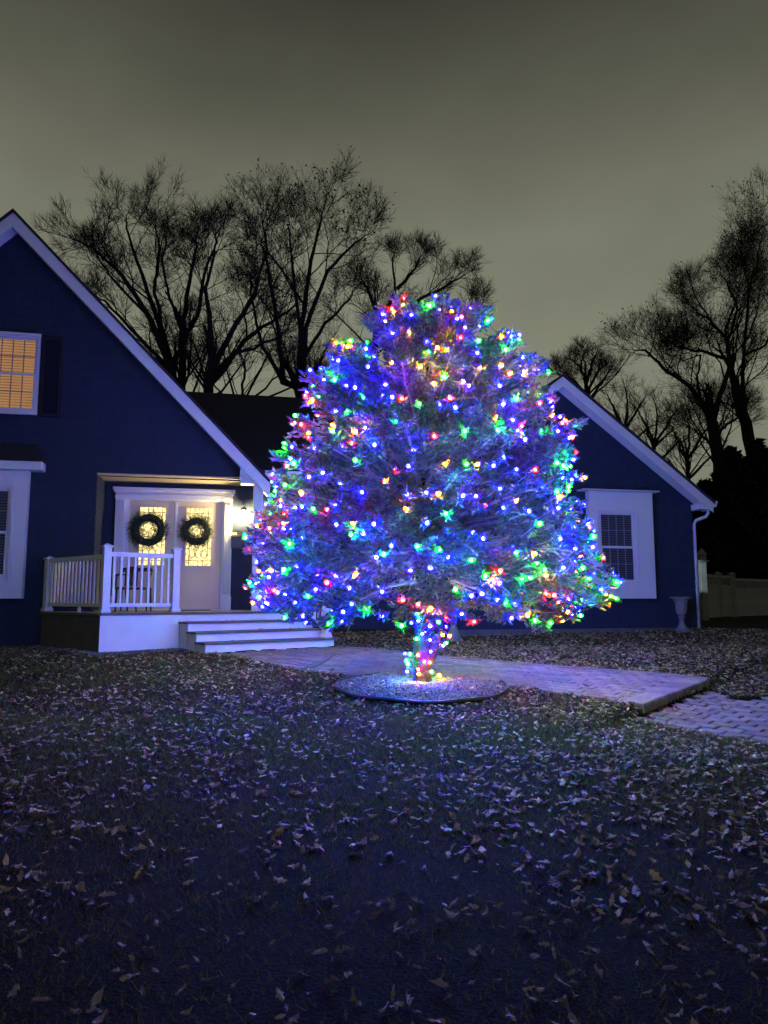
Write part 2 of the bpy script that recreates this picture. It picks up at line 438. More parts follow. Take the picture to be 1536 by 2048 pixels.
w = MB(); w.slab_xz([(al_s - .0, so_z - .02), (ar_s + .02, so_z - .02), (ar_s + .02, so_z + .0), (al_s, so_z + .0)], -.01, DD - .002); w.build('soffit_panel', M['door'], house)
# side wall of the left block, back to the yard
w = MB(); w.box(ar_s - .2, ar_s, 1.3, 8, so_z - .6, gl(ar_s) - .2); w.build('side_wall', M['siding'], house)

def gable_roof(s0, z0, run_l, run_r, slope, y0, y1, fascia_w, fr_wall):
    """pitched roof over a gable with rake boards, soffits and frieze boards; returns nothing"""
    for sg, run in ((-1, run_l), (1, run_r)):
        dz = run * slope; k = math.sqrt(1 + slope * slope)
        top = [(s0, z0), (s0 + sg * run, z0 - dz)]
        off = .045 * k
        m = MB(); m.slab_xz([(s0, z0), (s0 + sg * (run + .03), z0 - (run + .03) * slope), (s0 + sg * (run + .03), z0 - (run + .03) * slope - off), (s0, z0 - off)][::(1 if sg < 0 else -1)], y0 - .03, y1)
        m.build('roof_slope', M['roof'], house)
        fw = fascia_w * k
        m = MB(); m.slab_xz([(s0, z0 - off - .002), (s0 + sg * run, z0 - dz - off - .002), (s0 + sg * run, z0 - dz - off - fw), (s0, z0 - off - fw)][::(1 if sg < 0 else -1)], y0, y0 + .03)
        m.build('rake_board', M['trim'], house)
        m = MB(); m.slab_xz([(s0, z0 - off - fw + .05), (s0 + sg * (run - .03), z0 - dz - off - fw + .05 + .03 * slope), (s0 + sg * (run - .03), z0 - dz - off - fw + .03 + .03 * slope), (s0, z0 - off - fw + .03)][::(1 if sg < 0 else -1)], y0 + .03, fr_wall)
        m.build('rake_soffit', M['trim'], house)
gable_roof(pk_s, pk_z, 4.9, ev_s - pk_s + .12, slope_l, -.34, 8.5, .20, .0)
# closed eave end below the rake of the entry
es0 = hs(481, 930, -.34)
m = MB(); m.slab_xz([(es0, gl(es0) - .33), (es0, so_z + .02), (ev_s + .10, so_z + .02), (ev_s + .10, gl(ev_s + .1) - .28)], -.305, -.0); m.build('eave_return', M['trim'], house)
m = MB(); m.bbox(es0 + .01, es0 + .28, -.26, -.04, so_z - .16, so_z - .003, .012); m.bbox(es0 - .01, es0 + .30, -.28, -.02, so_z - .02, so_z + .016, .006); m.build('eave_block', M['trim'], house)
m = MB(); m.bbox(es0 + .27, es0 + .45, -.22, -.05, GR, so_z - .003, .01); m.build('corner_post', M['trim'], house)

# right wing
WD = to_local((6.67, 16.0))[1]
wp_s, wp_z = hp(1125, 748, WD - .32)
we_s, we_z = hp(1425, 1000, WD - .32)
wc_s = hs(1387, 1100, WD)
slope_w = (wp_z - we_z) / (we_s - wp_s) * 1.0
wl_s = 2 * wp_s - wc_s
wg = lambda s: wp_z - abs(s - wp_s) * slope_w
wing_poly = [(wl_s, GR), (wc_s, GR), (wc_s, wg(wc_s) - .2), (wp_s, wp_z - .2), (wl_s, wg(wl_s) - .2)]
m = MB(); m.slab_xz([(p[0], p[1]) for p in wing_poly], WD, WD + .2); m.build('wing_wall', M['siding'], house)
m = MB(); m.box(wc_s - .2, wc_s - .001, WD + .2, WD + 7, GR, wg(wc_s) - .2); m.build('wing_side_wall', M['siding'], house)
m = MB(); m.box(wl_s + .001, wl_s + .2, WD + .2, DD + .05, GR, wg(wl_s) - .2); m.build('wing_side_wall', M['siding'], house)
gable_roof(wp_s, wp_z, we_s - wp_s, we_s - wp_s, slope_w, WD - .34, WD + 8, .17, WD)
# eave end, gutter and downspout at the wing's right corner
m = MB(); ez = wg(we_s)
m.slab_xz([(wc_s - .02, wg(wc_s) - .30), (wc_s - .02, we_z - .20), (we_s - .03, we_z - .20), (we_s - .03, we_z - .05)], WD - .306, WD + .02); m.build('wing_eave_return', M['trim'], house)
m = MB(); m.slab_xz([(we_s - .02, ez - .15), (we_s + .08, ez - .15), (we_s + .12, ez - .04), (we_s + .12, ez - .02), (we_s - .02, ez - .02)], WD - .33, WD + 7.5); m.build('gutter', M['trim'], house)
m = MB(); gx = we_s + .03
m.tube([(gx - .04, WD - .17, ez - .14), (gx - .04, WD - .16, ez - .26), (gx - .07, WD - .13, ez - .34), (wc_s + .06, WD - .05, ez - .42), (wc_s + .04, WD + .0, ez - .50), (wc_s + .04, WD + .0, .93)], .036, 8)
m.build('downspout', M['trim'], house, True)
m = MB(); m.box(wl_s - .01, wc_s + .01, WD - .03, WD - .002, .70, .985); m.build('foundation', M['skirt'], house)

# centre roof between the two gables
c_ridge = hz(500, 797, DD + 4)
m = MB(); a, b = ar_s - 2.6, wl_s + 3.0
ez0 = so_z + .12; y0, y1 = DD - .35, DD + 4
m.add([(a, y0, ez0), (b, y0, ez0), (b, y1, c_ridge), (a, y1, c_ridge), (a, y0, ez0 + .16), (b, y0, ez0 + .16), (b, y1, c_ridge + .1), (a, y1, c_ridge + .1), (a, y1 + 4, ez0), (b, y1 + 4, ez0)],
      [(0, 3, 2, 1), (4, 5, 6, 7), (0, 1, 5, 4), (7, 6, 9, 8), (0, 4, 7, 3), (1, 2, 6, 5)])
m.build('centre_roof', M['roof'], house)
m = MB(); m.box(ar_s + .2, wl_s, DD - .36, DD - .33, ez0 - .04, ez0 + .15); m.build('fascia', M['trim'], house)

# --- shingles
def shingle(m, s0, s1, z0, z1, y, axis_y=True, t0=.014, t1=.004):
    if axis_y:
        vs = [(s0, y - t0, z0), (s1, y - t0, z0), (s1, y - t1, z1), (s0, y - t1, z1), (s0, y, z0), (s1, y, z0), (s1, y, z1), (s0, y, z1)]
    else:                                                   # wall facing +x at x = y
        vs = [(y + t0, s0, z0), (y + t0, s1, z0), (y + t1, s1, z1), (y + t1, s0, z1), (y, s0, z0), (y, s1, z0), (y, s1, z1), (y, s0, z1)]
    m.add(vs, [(0, 1, 2, 3), (0, 4, 5, 1), (1, 5, 6, 2), (0, 3, 7, 4), (3, 2, 6, 7)])
COURSE = .165
def courses(s0, s1, z0, z1, ok, y, axis_y=True, single=None):
    m = MB(); z = z0; n = 0
    while z < z1:
        s = s0 - random.uniform(0, .15)
        while s < s1:
            wd = random.uniform(.10, .27); a, b = max(s + .003, s0), min(s + wd - .003, s1)
            zz = z + random.uniform(-.006, .006); t = min(z + COURSE + .01, z1)
            if b - a > .02 and ok(a, b, zz, t):
                if single:
                    q = MB(); shingle(q, a, b, zz, t, y, axis_y, random.uniform(.012, .019)); q.build('shingle', M['siding'], house); n += 1
                else: shingle(m, a, b, zz, t, y, axis_y, random.uniform(.010, .018))
            s += wd
        z += COURSE
    if not single: stuff(m.build('shingle_siding', M['siding'], house))
# openings on the front plane (s0, s1, z0, z1)
uw = (hs(-75, 750), hs(80, 750), hz(40, 828), hz(40, 674))
bw = (hs(-160, 1070), hs(55, 1070), hz(30, 1197), hz(30, 920))
def free(a, b, z0, z1, holes): return not any(b > h[0] and a < h[1] and z1 > h[2] and z0 < h[3] for h in holes)
def ok_front(a, b, z0, z1):
    if max(abs(a - pk_s), abs(b - pk_s)) * slope_l + z1 > pk_z - .2: return False
    if a < pk_s - 4.3 or (b > al_s and z0 < so_z): return False
    return free(a, b, z0, z1, [uw, bw])
courses(pk_s - 4.3, al_s - .003, .62, so_z, ok_front, -.001)
courses(pk_s - 4.3, ar_s - .02, so_z + .012, pk_z, ok_front, -.001)
ww = (hs(1174, 1090, WD), hs(1300, 1090, WD), hz(1240, 1197, WD), hz(1240, 985, WD))
def ok_wing(a, b, z0, z1):
    return max(abs(a - wp_s), abs(b - wp_s)) * slope_w + z1 < wp_z - .2 and free(a, b, z0, z1, [ww])
courses(wl_s, wc_s, 1.0, wp_z, ok_wing, WD - .001)
DL, DR = hs(229, 1090, DD), hs(463, 1090, DD)
hole_d = [(DL - .02, DR + .02, 0, hz(345, 975, DD))]
lim = hs(530, 1060, DD)
courses(al_s, lim, DECK, so_z - .02, lambda a, b, z0, z1: free(a, b, z0, z1, hole_d), DD - .001, True, True)
courses(lim + .002, wl_s, .8, so_z + .1, lambda a, b, z0, z1: True, DD - .001)
courses(.002, DD - .004, DECK, so_z - .02, lambda a, b, z0, z1: True, al_s - .001, False, True)

# --- windows
def frame_rect(m, s0, s1, z0, z1, w, y0, y1, wt=None, wb=None):
    wt = wt or w; wb = wb or w
    m.box(s0, s0 + w, y0, y1, z0, z1); m.box(s1 - w, s1, y0, y1, z0, z1)
    m.box(s0 + w, s1 - w, y0, y1, z1 - wt, z1); m.box(s0 + w, s1 - w, y0, y1, z0, z0 + wb)
def muntins(m, s0, s1, z0, z1, nc, nr, y0, y1, w=.018):
    for i in range(1, nc): c = s0 + (s1 - s0) * i / nc; m.box(c - w / 2, c + w / 2, y0, y1, z0, z1)
    for j in range(1, nr):
        c = z0 + (z1 - z0) * j / nr
        for i in range(nc):
            a, b = s0 + (s1 - s0) * i / nc, s0 + (s1 - s0) * (i + 1) / nc
            m.box(a + (w / 2 if i else 0), b - (w / 2 if i < nc - 1 else 0), y0 + .001, y1 - .001, c - w / 2, c + w / 2)
def sash_window(y, s0, s1, z0, z1, nc, nr, lit, slats, fw=.05):
    """double-hung window whose frame is the part; sashes, panes, muntins and blind slats are its sub-parts"""
    m = MB(); frame_rect(m, s0, s1, z0, z1, fw, y - .05, y + .02); win = m.build('window', M['trim'], house)
    a, b = s0 + fw, s1 - fw; mid = (z0 + z1) / 2
    for k, (lo, hi) in enumerate(((z0 + fw, mid + .015), (mid - .015, z1 - fw))):
        yo = y - .025 + .022 * k
        m = MB(); frame_rect(m, a + .002, b - .002, lo + .002, hi - .002, .038, yo - .012, yo + .01)
        sa = m.build('sash', M['trim'], win)
        m = MB(); muntins(m, a + .04, b - .04, lo + .04, hi - .04, nc, nr, yo - .004, yo + .006, .016); stuff(m.build('muntins', M['muntin'], win))
    m = MB()
    if lit:
        m.box(a, b, y + .055, y + .06, z0 + fw, z1 - fw); m.build('pane', M['glow_room'], win)
    else:
        m.box(a, b, y + .012, y + .016, z0 + fw, z1 - fw); m.build('pane', M['glassdark'], win)
    me = None; st = (z1 - z0 - 2 * fw) / slats
    for i in range(slats):
        zc = z0 + fw + (i + .5) * st; yy = y + .03 if lit else y + .006
        if me is None:
            m = MB(); t = st * .36
            vs = [(a + .004, -.012, -t), (b - .004, -.012, -t), (b - .004, .006, t), (a + .004, .006, t), (a + .004, -.010, -t), (b - .004, -.010, -t), (b - .004, .008, t), (a + .004, .008, t)]
            if not lit: vs = [(p[0], p[1] * .2, p[2]) for p in vs]
            m.add(vs, [(0, 1, 2, 3), (7, 6, 5, 4), (0, 4, 5, 1), (2, 6, 7, 3)])
            o = m.build('blind_slat', M['slat'] if lit else M['blind'], win); me = o.data
        else: o = link('blind_slat', me, win)
        o.location = (0, yy, zc)
    return win
# upper lit window with its shutters
wi = sash_window(-.075, uw[0], uw[1], uw[2], uw[3], 6, 2, True, 26, .045)
m = MB(); m.box(uw[0] - .02, uw[1] + .02, -.16, -.127, uw[3] - .02, uw[3] + .035); m.box(uw[0] - .02, uw[1] + .02, -.17, -.127, uw[2] - .04, uw[2] + .012); m.build('window_casing', M['trim'], house)
for a, b in ((uw[1] + .03, hs(124, 750)), (uw[0] - .03 - (hs(124, 750) - uw[1] - .03), uw[0] - .03)):
    m = MB(); frame_rect(m, a, b, uw[2] - .03, uw[3] + .03, .05, -.06, -.016)
    sh = m.build('shutter', M['shutter'], house); z = uw[2] + .05; me = None
    while z < uw[3] - .02:
        if me is None:
            q = MB(); q.bar((a + .052, 0, 0), (b - .052, 0, 0), .008, .05, (0, -.6, .8)); o = q.build('louvre', M['shutter'], sh); me = o.data
        else: o = link('louvre', me, sh)
        o.location = (0, -.035, z); z += .05
# boxed windows: lower left and wing
def box_window(s0, s1, z0, z1, y, o0, o1, p0, p1, cap0, cap1, capz, nc, roofed):
    pr = .16
    m = MB()
    m.box(s0, o0, y - pr, y, z0, z1); m.box(o1, s1, y - pr, y, z0, z1); m.box(o0, o1, y - pr, y, p1, z1); m.box(o0, o1, y - pr, y, z0, p0)
    m.build('window_surround', M['trim'], house)
    m = MB(); m.box(o0, o1, y - pr - .012, y - pr - .002, p1, p1 + .045); m.box(o0 - .045, o0, y - pr - .012, y - pr - .002, p0 - .045, p1 + .045); m.box(o1, o1 + .045, y - pr - .012, y - pr - .002, p0 - .045, p1 + .045); m.box(o0, o1, y - pr - .012, y - pr - .002, p0 - .045, p0); m.build('window_molding', M['trim'], house)
    m = MB(); m.bbox(cap0, cap1, y - pr - .14, y - .002, z1 + .002, capz, .01); m.build('window_cap', M['trim'], house)
    if roofed:
        m = MB(); h = .38
        m.add([(cap0 - .02, y - pr - .17, capz + .002), (cap1 + .02, y - pr - .17, capz + .002), (cap1 + .02, y, capz + .002), (cap0 - .02, y, capz + .002), (cap0 + .16, y, capz + h), (cap1 - .16, y, capz + h)],
              [(3, 2, 1, 0), (0, 1, 5, 4), (1, 2, 5), (0, 4, 3), (2, 3, 4, 5)]); m.build('window_roof', M['roof'], house)
    sash_window(y - .10, o0 + .003, o1 - .003, p0 + .003, p1 - .003, nc, 2, False, 30, .035)
PR = -.16
box_window(bw[0], bw[1], hz(30, 1197, PR), hz(30, 941, PR), 0, hs(-120, 1070, PR), hs(19, 1070, PR), hz(10, 1157, PR), hz(10, 973, PR), bw[0] - .25, hs(84, 930, PR - .14), hz(60, 922, PR - .14), 6, True)
box_window(ww[0], ww[1], ww[2], ww[3] - .01, WD, hs(1199, 1090, WD + PR), hs(1274, 1090, WD + PR), hz(1240, 1167, WD + PR), hz(1240, 1022, WD + PR), hs(1160, 985, WD + PR), hs(1313, 985, WD + PR), hz(1240, 981, WD + PR), 4, False)

# --- entrance: pilasters, entablature, double door
dt, db = hz(345, 1003, DD), DECK + .03
d0, d1 = hs(257, 1100, DD), hs(442, 1100, DD); dm = (d0 + d1) / 2
for a, b in ((DL, hs(249, 1100, DD)), (hs(446, 1100, DD), DR)):
    m = MB(); m.box(a, b, DD - .10, DD - .02, DECK + .28, dt + .04); m.box(a - .012, b + .012, DD - .125, DD - .02, DECK, DECK + .28); m.box(a - .01, b + .01, DD - .12, DD - .02, dt - .02 + .06, dt + .06 + .03)
    pil = m.build('pilaster', M['trim'], house)
    n = 5; wd = (b - a - .03) / n; me = None
    for i in range(n):
        x = a + .015 + (i + .5) * wd
        if me is None:
            q = MB(); q.tube([(0, 0, DECK + .32), (0, 0, dt - .02)], wd * .36, 8); o = q.build('flute', M['trim'], pil, True); me = o.data
        else: o = link('flute', me, pil)
        o.location = (x, DD - .10, 0)
ct = hz(345, 979, DD)
m = MB(); m.box(DL - .0, DR + .0, DD - .11, DD - .02, dt + .03, ct - .10)
m.box(DL - .03, DR + .03, DD - .15, DD - .02, ct - .10, ct - .05); m.box(DL - .05, DR + .05, DD - .19, DD - .02, ct - .05, ct)
ent = m.build('entablature', M['trim'], house); me = None
for i in range(46):
    x = DL + .0 + (DR - DL) * (i + .5) / 46
    if me is None: q = MB(); q.box(-.012, .012, -.028, -.001, -.045, 0); o = q.build('dentil', M['trim'], ent); me = o.data
    else: o = link('dentil', me, ent)
    o.location = (x, DD - .11, ct - .102)
m = MB(); m.box(DL + .16, d0 - .001, DD - .07, DD - .005, DECK, dt + .03); m.box(d1 + .001, DR - .16, DD - .07, DD - .005, DECK, dt + .03); m.box(d0, d1, DD - .07, DD - .005, dt, dt + .03); m.box(d0, d1, DD - .06, DD - .005, DECK, db); m.build('door_frame', M['trim'], house)
gz0, gz1 = hz(400, 1132, DD), hz(400, 1017, DD)
for k, (a, b) in enumerate(((d0 + .004, dm - .004), (dm + .004, d1 - .004))):
    cx = (a + b) / 2; gw = .255
    m = MB(); y0, y1 = DD - .045, DD - .006
    m.box(a, cx - gw, y0, y1, db + .004, dt - .004); m.box(cx + gw, b, y0, y1, db + .004, dt - .004)
    m.box(cx - gw, cx + gw, y0, y1, gz1, dt - .004); m.box(cx - gw, cx + gw, y0, y1, db + .004, gz0)
    # raised lower panel
    pz0, pz1 = db + .22, gz0 - .13
    frame_rect(m, cx - .25, cx + .25, pz0, pz1, .03, y0 - .012, y0 - .001)
    m.box(cx - .19, cx + .19, y0 - .008, y0 - .001, pz0 + .06, pz1 - .06)
    dr = m.build('front_door', M['door'], house)
    m = MB(); frame_rect(m, cx - gw - .025, cx + gw + .025, gz0 - .025, gz1 + .025, .03, y0 - .018, y0 - .001); m.build('glass_frame', M['door'], dr)
    m = MB(); m.box(cx - gw, cx + gw, DD - .026, DD - .018, gz0, gz1); m.build('glass_panel', M['glow_door'], dr)
    m = MB(); yc = DD - .032; H = gz1 - gz0
    P = lambda u, v: (cx + u * gw, yc, gz0 + v * H)
    def ln(*pts, r=.0055): m.tube([P(*p) for p in pts], r, 4)
    for u in (-.72, .72): ln((u, .0), (u, 1))
    for v in (.09, .91): ln((-1, v), (1, v))
    for u in (-.36, 0, .36): ln((u, .91), (u, 1)); ln((u, 0), (u, .09))
    for v in (.3, .5, .7): ln((-1, v), (-.72, v)); ln((.72, v), (1, v))
    for v0 in (.13, .72):
        for u in (-.48, 0, .48):
            ln((u, v0), (u + .2, v0 + .04), (u + .2, v0 + .12), (u, v0 + .16), (u - .2, v0 + .12), (u - .2, v0 + .04), (u, v0))
    ov = [(.34 * math.cos(t), .5 + .15 * math.sin(t)) for t in np.linspace(0, 2 * math.pi, 17)]; ln(*ov)
    ln((0, .29), (.15, .42), (0, .5), (-.15, .58), (0, .71)); ln((0, .29), (-.15, .42), (0, .5), (.15, .58), (0, .71))
    ln((-.72, .5), (-.34, .5)); ln((.34, .5), (.72, .5))
    m.build('leaded_lines', M['came'], dr)
    hx = b - .05 if k == 0 else a + .05
    m = MB(); m.tube([(hx, y0 - .004, gz0 - .12), (hx, y0 - .055, gz0 - .08), (hx, y0 - .06, gz0 + .06), (hx, y0 - .004, gz0 + .12)], .012, 6); m.bbox(hx - .025, hx + .025, y0 - .012, y0 - .001, gz0 - .16, gz0 + .2, .004)
    m.build('door_handle', M['brass'], dr)
m = MB(); m.box(dm - .022, dm + .022, DD - .06, DD - .046, db + .01, dt - .01); m.build('astragal', M['trim'], house)

# wall lantern, plaque, mailbox
ls, lz = hp(487, 1030, DD)
lamp = thing('wall_lantern', 'lit wall lantern glowing beside the front doors', 'lamp', to_world(ls, DD - .016, lz), YAW)
m = MB(); m.bbox(-.055, .055, -.02, 0, -.10, .14, .006); m.tube([(0, -.02, .11), (0, -.13, .14), (0, -.19, .11)], .01, 6); m.build('bracket', M['metal'], lamp)
m = MB(); m.lathe([(.012, .13), (.05, .11), (.075, .075), (.08, .07)], (0, -.19, 0), 10); m.lathe([(.055, -.12), (.05, -.105), (.045, -.10)], (0, -.19, 0), 10)
for k in range(6):
    a = k * math.pi / 3; m.tube([(.072 * math.cos(a), -.19 + .072 * math.sin(a), .07), (.05 * math.cos(a), -.19 + .05 * math.sin(a), -.10)], .004, 4)
m.build('lantern_cage', M['metal'], lamp)
m = MB(); m.lathe([(.008, -.07), (.03, -.05), (.038, -.01), (.03, .03), (.01, .05)], (0, -.19, 0), 10); m.build('light_bulb', M['lamp'], lamp, True)
bs, bz = hp(471, 1085, DD)
mbx = thing('mailbox', 'small black mailbox on the wall under the lit lantern', 'mailbox', to_world(bs, DD - .018, bz), YAW)
m = MB(); m.bbox(-.09, .13, -.11, 0, -.13, .10, .01); m.build('box_body', M['metal'], mbx)
m = MB(); m.add([(-.10, -.12, .103), (.14, -.12, .103), (.14, 0, .16), (-.10, 0, .16), (-.10, -.12, .113), (.14, -.12, .113), (.14, 0, .17), (-.10, 0, .17)], [(0, 3, 2, 1), (4, 5, 6, 7), (0, 1, 5, 4), (1, 2, 6, 5), (2, 3, 7, 6), (3, 0, 4, 7)]); m.build('box_lid', M['metal'], mbx)
ps_, pz_ = hp(464, 1069, DD)
m = MB(); m.bbox(-.05, .05, -.018, 0, -.055, .045, .006); o = m.build('wall_plaque', M['plaque'], None); o.location = to_world(ps_ + .05, DD - .018, pz_); o.rotation_euler = (0, 0, YAW)
tag(o, 'small square beige plaque on the wall above the mailbox', 'plaque')

# ------------------------------------------------------------------ wreaths
def make_wreath(px, py, rad, label, seed):
    rs = np.random.default_rng(seed)
    s, z = hp(px, py, DD); root = thing('wreath', label, 'wreath', to_world(s, DD - .12, z), YAW, 'wreaths on the front doors')
    m = MB(); m.tube([(rad * .68 * math.cos(a), 0, rad * .68 * math.sin(a)) for a in np.linspace(0, 2 * math.pi, 25)], rad * .21, 7); m.build('wreath_ring', M['wreath'], root)
    n = 1500; a = rs.uniform(0, 2 * np.pi, n); rr = rad * .68 + rs.normal(0, rad * .15, n)
    o = np.stack([rr * np.cos(a), rs.uniform(-.07, .05, n), rr * np.sin(a)], 1)
    d = np.stack([np.cos(a) * (rr - rad * .62) * 9 - np.sin(a) * .9, rs.uniform(-.8, .3, n), np.sin(a) * (rr - rad * .62) * 9 + np.cos(a) * .9], 1) + rs.normal(0, .45, (n, 3))
    d /= np.linalg.norm(d, axis=1)[:, None]
    needle_mesh('wreath_needles', o, d, rs.uniform(.05, .10, n), 7, .03, .007, M['wreath'], root, rs)
    for k in range(6):
        m = MB(); t = rs.uniform(0, 6.28); r_ = rad * rs.uniform(.5, .85); m.lathe([(.004, -.03), (.016, -.015), (.018, .0), (.01, .02), (.003, .03)], (r_ * math.cos(t), -.08, r_ * math.sin(t)), 6)
        m.build('pine_cone', M['berry'], root)
def needle_mesh(name, O, D, LEN, k, nl, nw, m, parent, rs, spread=.75):
    """brushes of k needle blades along each sprig (origin O, direction D, length LEN)"""
    n = len(O)
    ref = np.where(np.abs(D[:, 2:3]) < .9, np.array([[0, 0, 1.0]]), np.array([[1.0, 0, 0]]))
    X = np.cross(D, ref); X /= np.linalg.norm(X, axis=1)[:, None]; Yv = np.cross(D, X)
    t = (np.arange(k) + .5) / k; t = np.broadcast_to(t, (n, k)) + rs.uniform(-.04, .04, (n, k))
    ph = rs.uniform(0, 6.28, (n, 1)) + np.arange(k)[None] * 2.4
    cs, sn = np.cos(ph)[..., None], np.sin(ph)[..., None]
    rad = X[:, None] * cs + Yv[:, None] * sn
    tan = -X[:, None] * sn + Yv[:, None] * cs
    dirn = D[:, None] * rs.uniform(.55, 1.0, (n, k, 1)) + rad * spread * (1.15 - .6 * t[..., None])
    dirn /= np.linalg.norm(dirn, axis=2)[..., None]
    base = O[:, None] + D[:, None] * (LEN[:, None] * t)[..., None]
    L_ = nl * rs.uniform(.7, 1.25, (n, k, 1))
    p0 = base - tan * nw * .5; p1 = base + tan * nw * .5; p2 = base + dirn * L_ + tan * nw * .16; p3 = base + dirn * L_ - tan * nw * .16
    V = np.stack([p0, p1, p2, p3], 2).reshape(-1, 3)
    # the blades of one sprig share its tint: one island per blade is fine
    return stuff(tri_mesh(name, V, np.arange(len(V)).reshape(-1, 4), m, parent))
make_wreath(298, 1061, .37, 'dark evergreen wreath on the left front door behind the porch railing', 1)
make_wreath(393, 1064, .32, 'evergreen wreath with brown tips on the right front door', 2)

# ------------------------------------------------------------------ porch
porch = thing('porch', 'white railed entry porch with wide angled steps', 'porch')
B = Vector(to_world(hs(88, 1150), -.02).xy)
alF = Vector(to_world(al_s, -.02).xy); alB = Vector(to_world(al_s, DD - .02).xy)
rgt = Vector(to_world(hs(606, 1200, DD), DD - .02).xy)
deck_poly = [A, Ee, rgt, alB, alF, B]
pd3, pn3 = Vector((*PD, 0)), Vector((*PN, 0))
lo = min((Vector(p) - A).dot(PD) for p in deck_poly); hi = max((Vector(p) - A).dot(PD) for p in deck_poly)
x = lo; bw_ = .15
outer = [Vector(p) for p in deck_poly]
while x < hi:
    q = clip_half(outer, A + PD * (x + .003), PD); q = clip_half(q, A + PD * (x + bw_ - .003), -PD) if len(q) > 2 else []
    if len(q) > 2: MB().prism([tuple(p) for p in q], DECK - .03, DECK + random.uniform(-.002, .002)).build('deck_board', M['board'], porch)
    x += bw_
def off(p, a): return (p[0], p[1], a)
# rim, fascia and skirts
def panel(p, q, z0, z1, t, name, m_, out=.0):
    p, q = Vector(p), Vector(q); d = (q - p).normalized(); n = Vector((d.y, -d.x))
    MB().prism([tuple(p + n * out), tuple(q + n * out), tuple(q + n * (out - t)), tuple(p + n * (out - t))][::-1], z0, z1).build(name, m_, porch)
panel(A, Ee, DECK - .04, DECK - .031 + .03, .05, 'deck_edge', M['tread'], .04)
panel(A, Cc, DECK - .205, DECK - .042, .03, 'fascia_board', M['vinyl'], .012)
panel(A, Cc, .62, DECK - .207, .03, 'skirt_panel', M['vinyl'], .0)
panel(Cc + PD * .002, Ee, DECK - .16, DECK - .042, .03, 'step_riser', M['vinyl'], .0)
panel(B, A - PD * .0, DECK - .04, DECK - .002, .05, 'deck_edge', M['tread'], .03)
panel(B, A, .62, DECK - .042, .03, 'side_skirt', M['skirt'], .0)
panel(Ee, rgt, .62, DECK - .042, .03, 'side_skirt', M['vinyl'], .0)
# steps
RISE = (DECK - .735) / 4
for k in range(1, 4):
    zt = DECK - k * RISE; o0 = (k - 1) * .35; o1 = k * .36 + .02
    p0, p1 = Cc + PD * .004, Ee
    f0, f1 = p0 + PN * (k * .355), p1 + PN * (k * .355)
    MB().prism([tuple(v) for v in (p0 + PN * o0 - PD * .03, p1 + PN * o0 + PD * .03, f1 + PN * .035 + PD * .03, f0 + PN * .035 - PD * .03)][::-1], zt - .034, zt).build('step_tread', M['tread'], porch)
    panel(f0, f1, zt - RISE - (.08 if k == 3 else 0), zt - .036, .03, 'step_riser', M['vinyl'], .0)
    for p, t in ((p0, 1), (p1, -1)):
        a = p + PN * ((k - 1) * .355 + .002); b = p + PN * (k * .355 - .032)
        MB().prism([tuple(v) for v in (a, b, b + PD * .03 * t, a + PD * .03 * t)][::t], .62, zt - .036).build('step_side', M['vinyl'], porch)
# posts and railings
def post(p, z0, h, ang):
    m = MB(); m.box(-.062, .062, -.062, .062, 0, h - .05); m.bbox(-.085, .085, -.085, .085, 0, .05, .012)
    m.box(-.072, .072, -.072, .072, .05, .075)
    o = m.build('railing_post', M['vinyl'], porch); o.location = (p[0], p[1], z0); o.rotation_euler = (0, 0, ang)
    m = MB(); m.bbox(-.085, .085, -.085, .085, h - .05, h - .025, .006)
    m.add([(-.08, -.08, h - .024), (.08, -.08, h - .024), (.08, .08, h - .024), (-.08, .08, h - .024), (0, 0, h + .02)], [(0, 1, 4), (1, 2, 4), (2, 3, 4), (3, 0, 4)])
    m.build('post_cap', M['vinyl'], o)
    return o
def railing(p, q, zp, zq, h0, h1, nb, mat_rail, gap=.07):
    p, q = Vector(p), Vector(q); d = (q - p).normalized(); a, b = p + d * gap, q - d * gap
    sl = (zq - zp)
    za, zb = zp + sl * gap / (q - p).length, zq - sl * gap / (q - p).length
    for hh, hgt, w_ in ((h1, .075, .075), (h0, .06, .05)):
        MB().bar((a.x, a.y, za + hh), (b.x, b.y, zb + hh), w_, hgt).build('rail', mat_rail, porch)
    me = None; ang = math.atan2(d.y, d.x)
    for i in range(nb):
        t = (i + .5) / nb; c = a.lerp(b, t); z = za + (zb - za) * t
        if me is None:
            o = MB().box(-.018, .018, -.018, .018, h0 + .028, h1 - .036).build('baluster', M['vinyl'], porch); me = o.data
        else: o = link('baluster', me, porch)
        o.location = (c.x, c.y, z); o.rotation_euler = (0, 0, ang)
ang = R(38); inn = -PN * .10
pA, pC, pE = A + inn + PD * .10, Cc + inn - PD * .06, Ee + inn - PD * .09
pB = B + (A - B).normalized() * .08 + Vector(((A - B).normalized().y, -(A - B).normalized().x)) * -.06
pR = rgt + (Ee - rgt).normalized() * .05 + Vector((-.09, 0))
for p in (pA, pC, pE): post(p, DECK, 1.13, ang)
post(pB, DECK, 1.0, math.atan2(A.y - B.y, A.x - B.x))
railing(pA, pC, DECK, DECK, .13, .97, 9, M['vinyl'])
railing(pB, pA, DECK, DECK, .13, .93, 15, M['vinyl'])
railing(pE, pR, DECK, DECK, .13, .97, 9, M['vinyl'])
sB = Ee + PN * .95 - PD * .09
zst = DECK - 3 * RISE
post(sB, zst, 1.05, ang)
railing(pE, sB, DECK, zst, .13, .92, 7, M['vinyl'])
m = MB(); c = A.lerp(B, .45) ; m.lathe([(.03, 0), (.035, .05), (.02, .11)], (c.x + .1, c.y + .05, DECK), 8); m.build('rail_foot', M['vinyl'], porch)

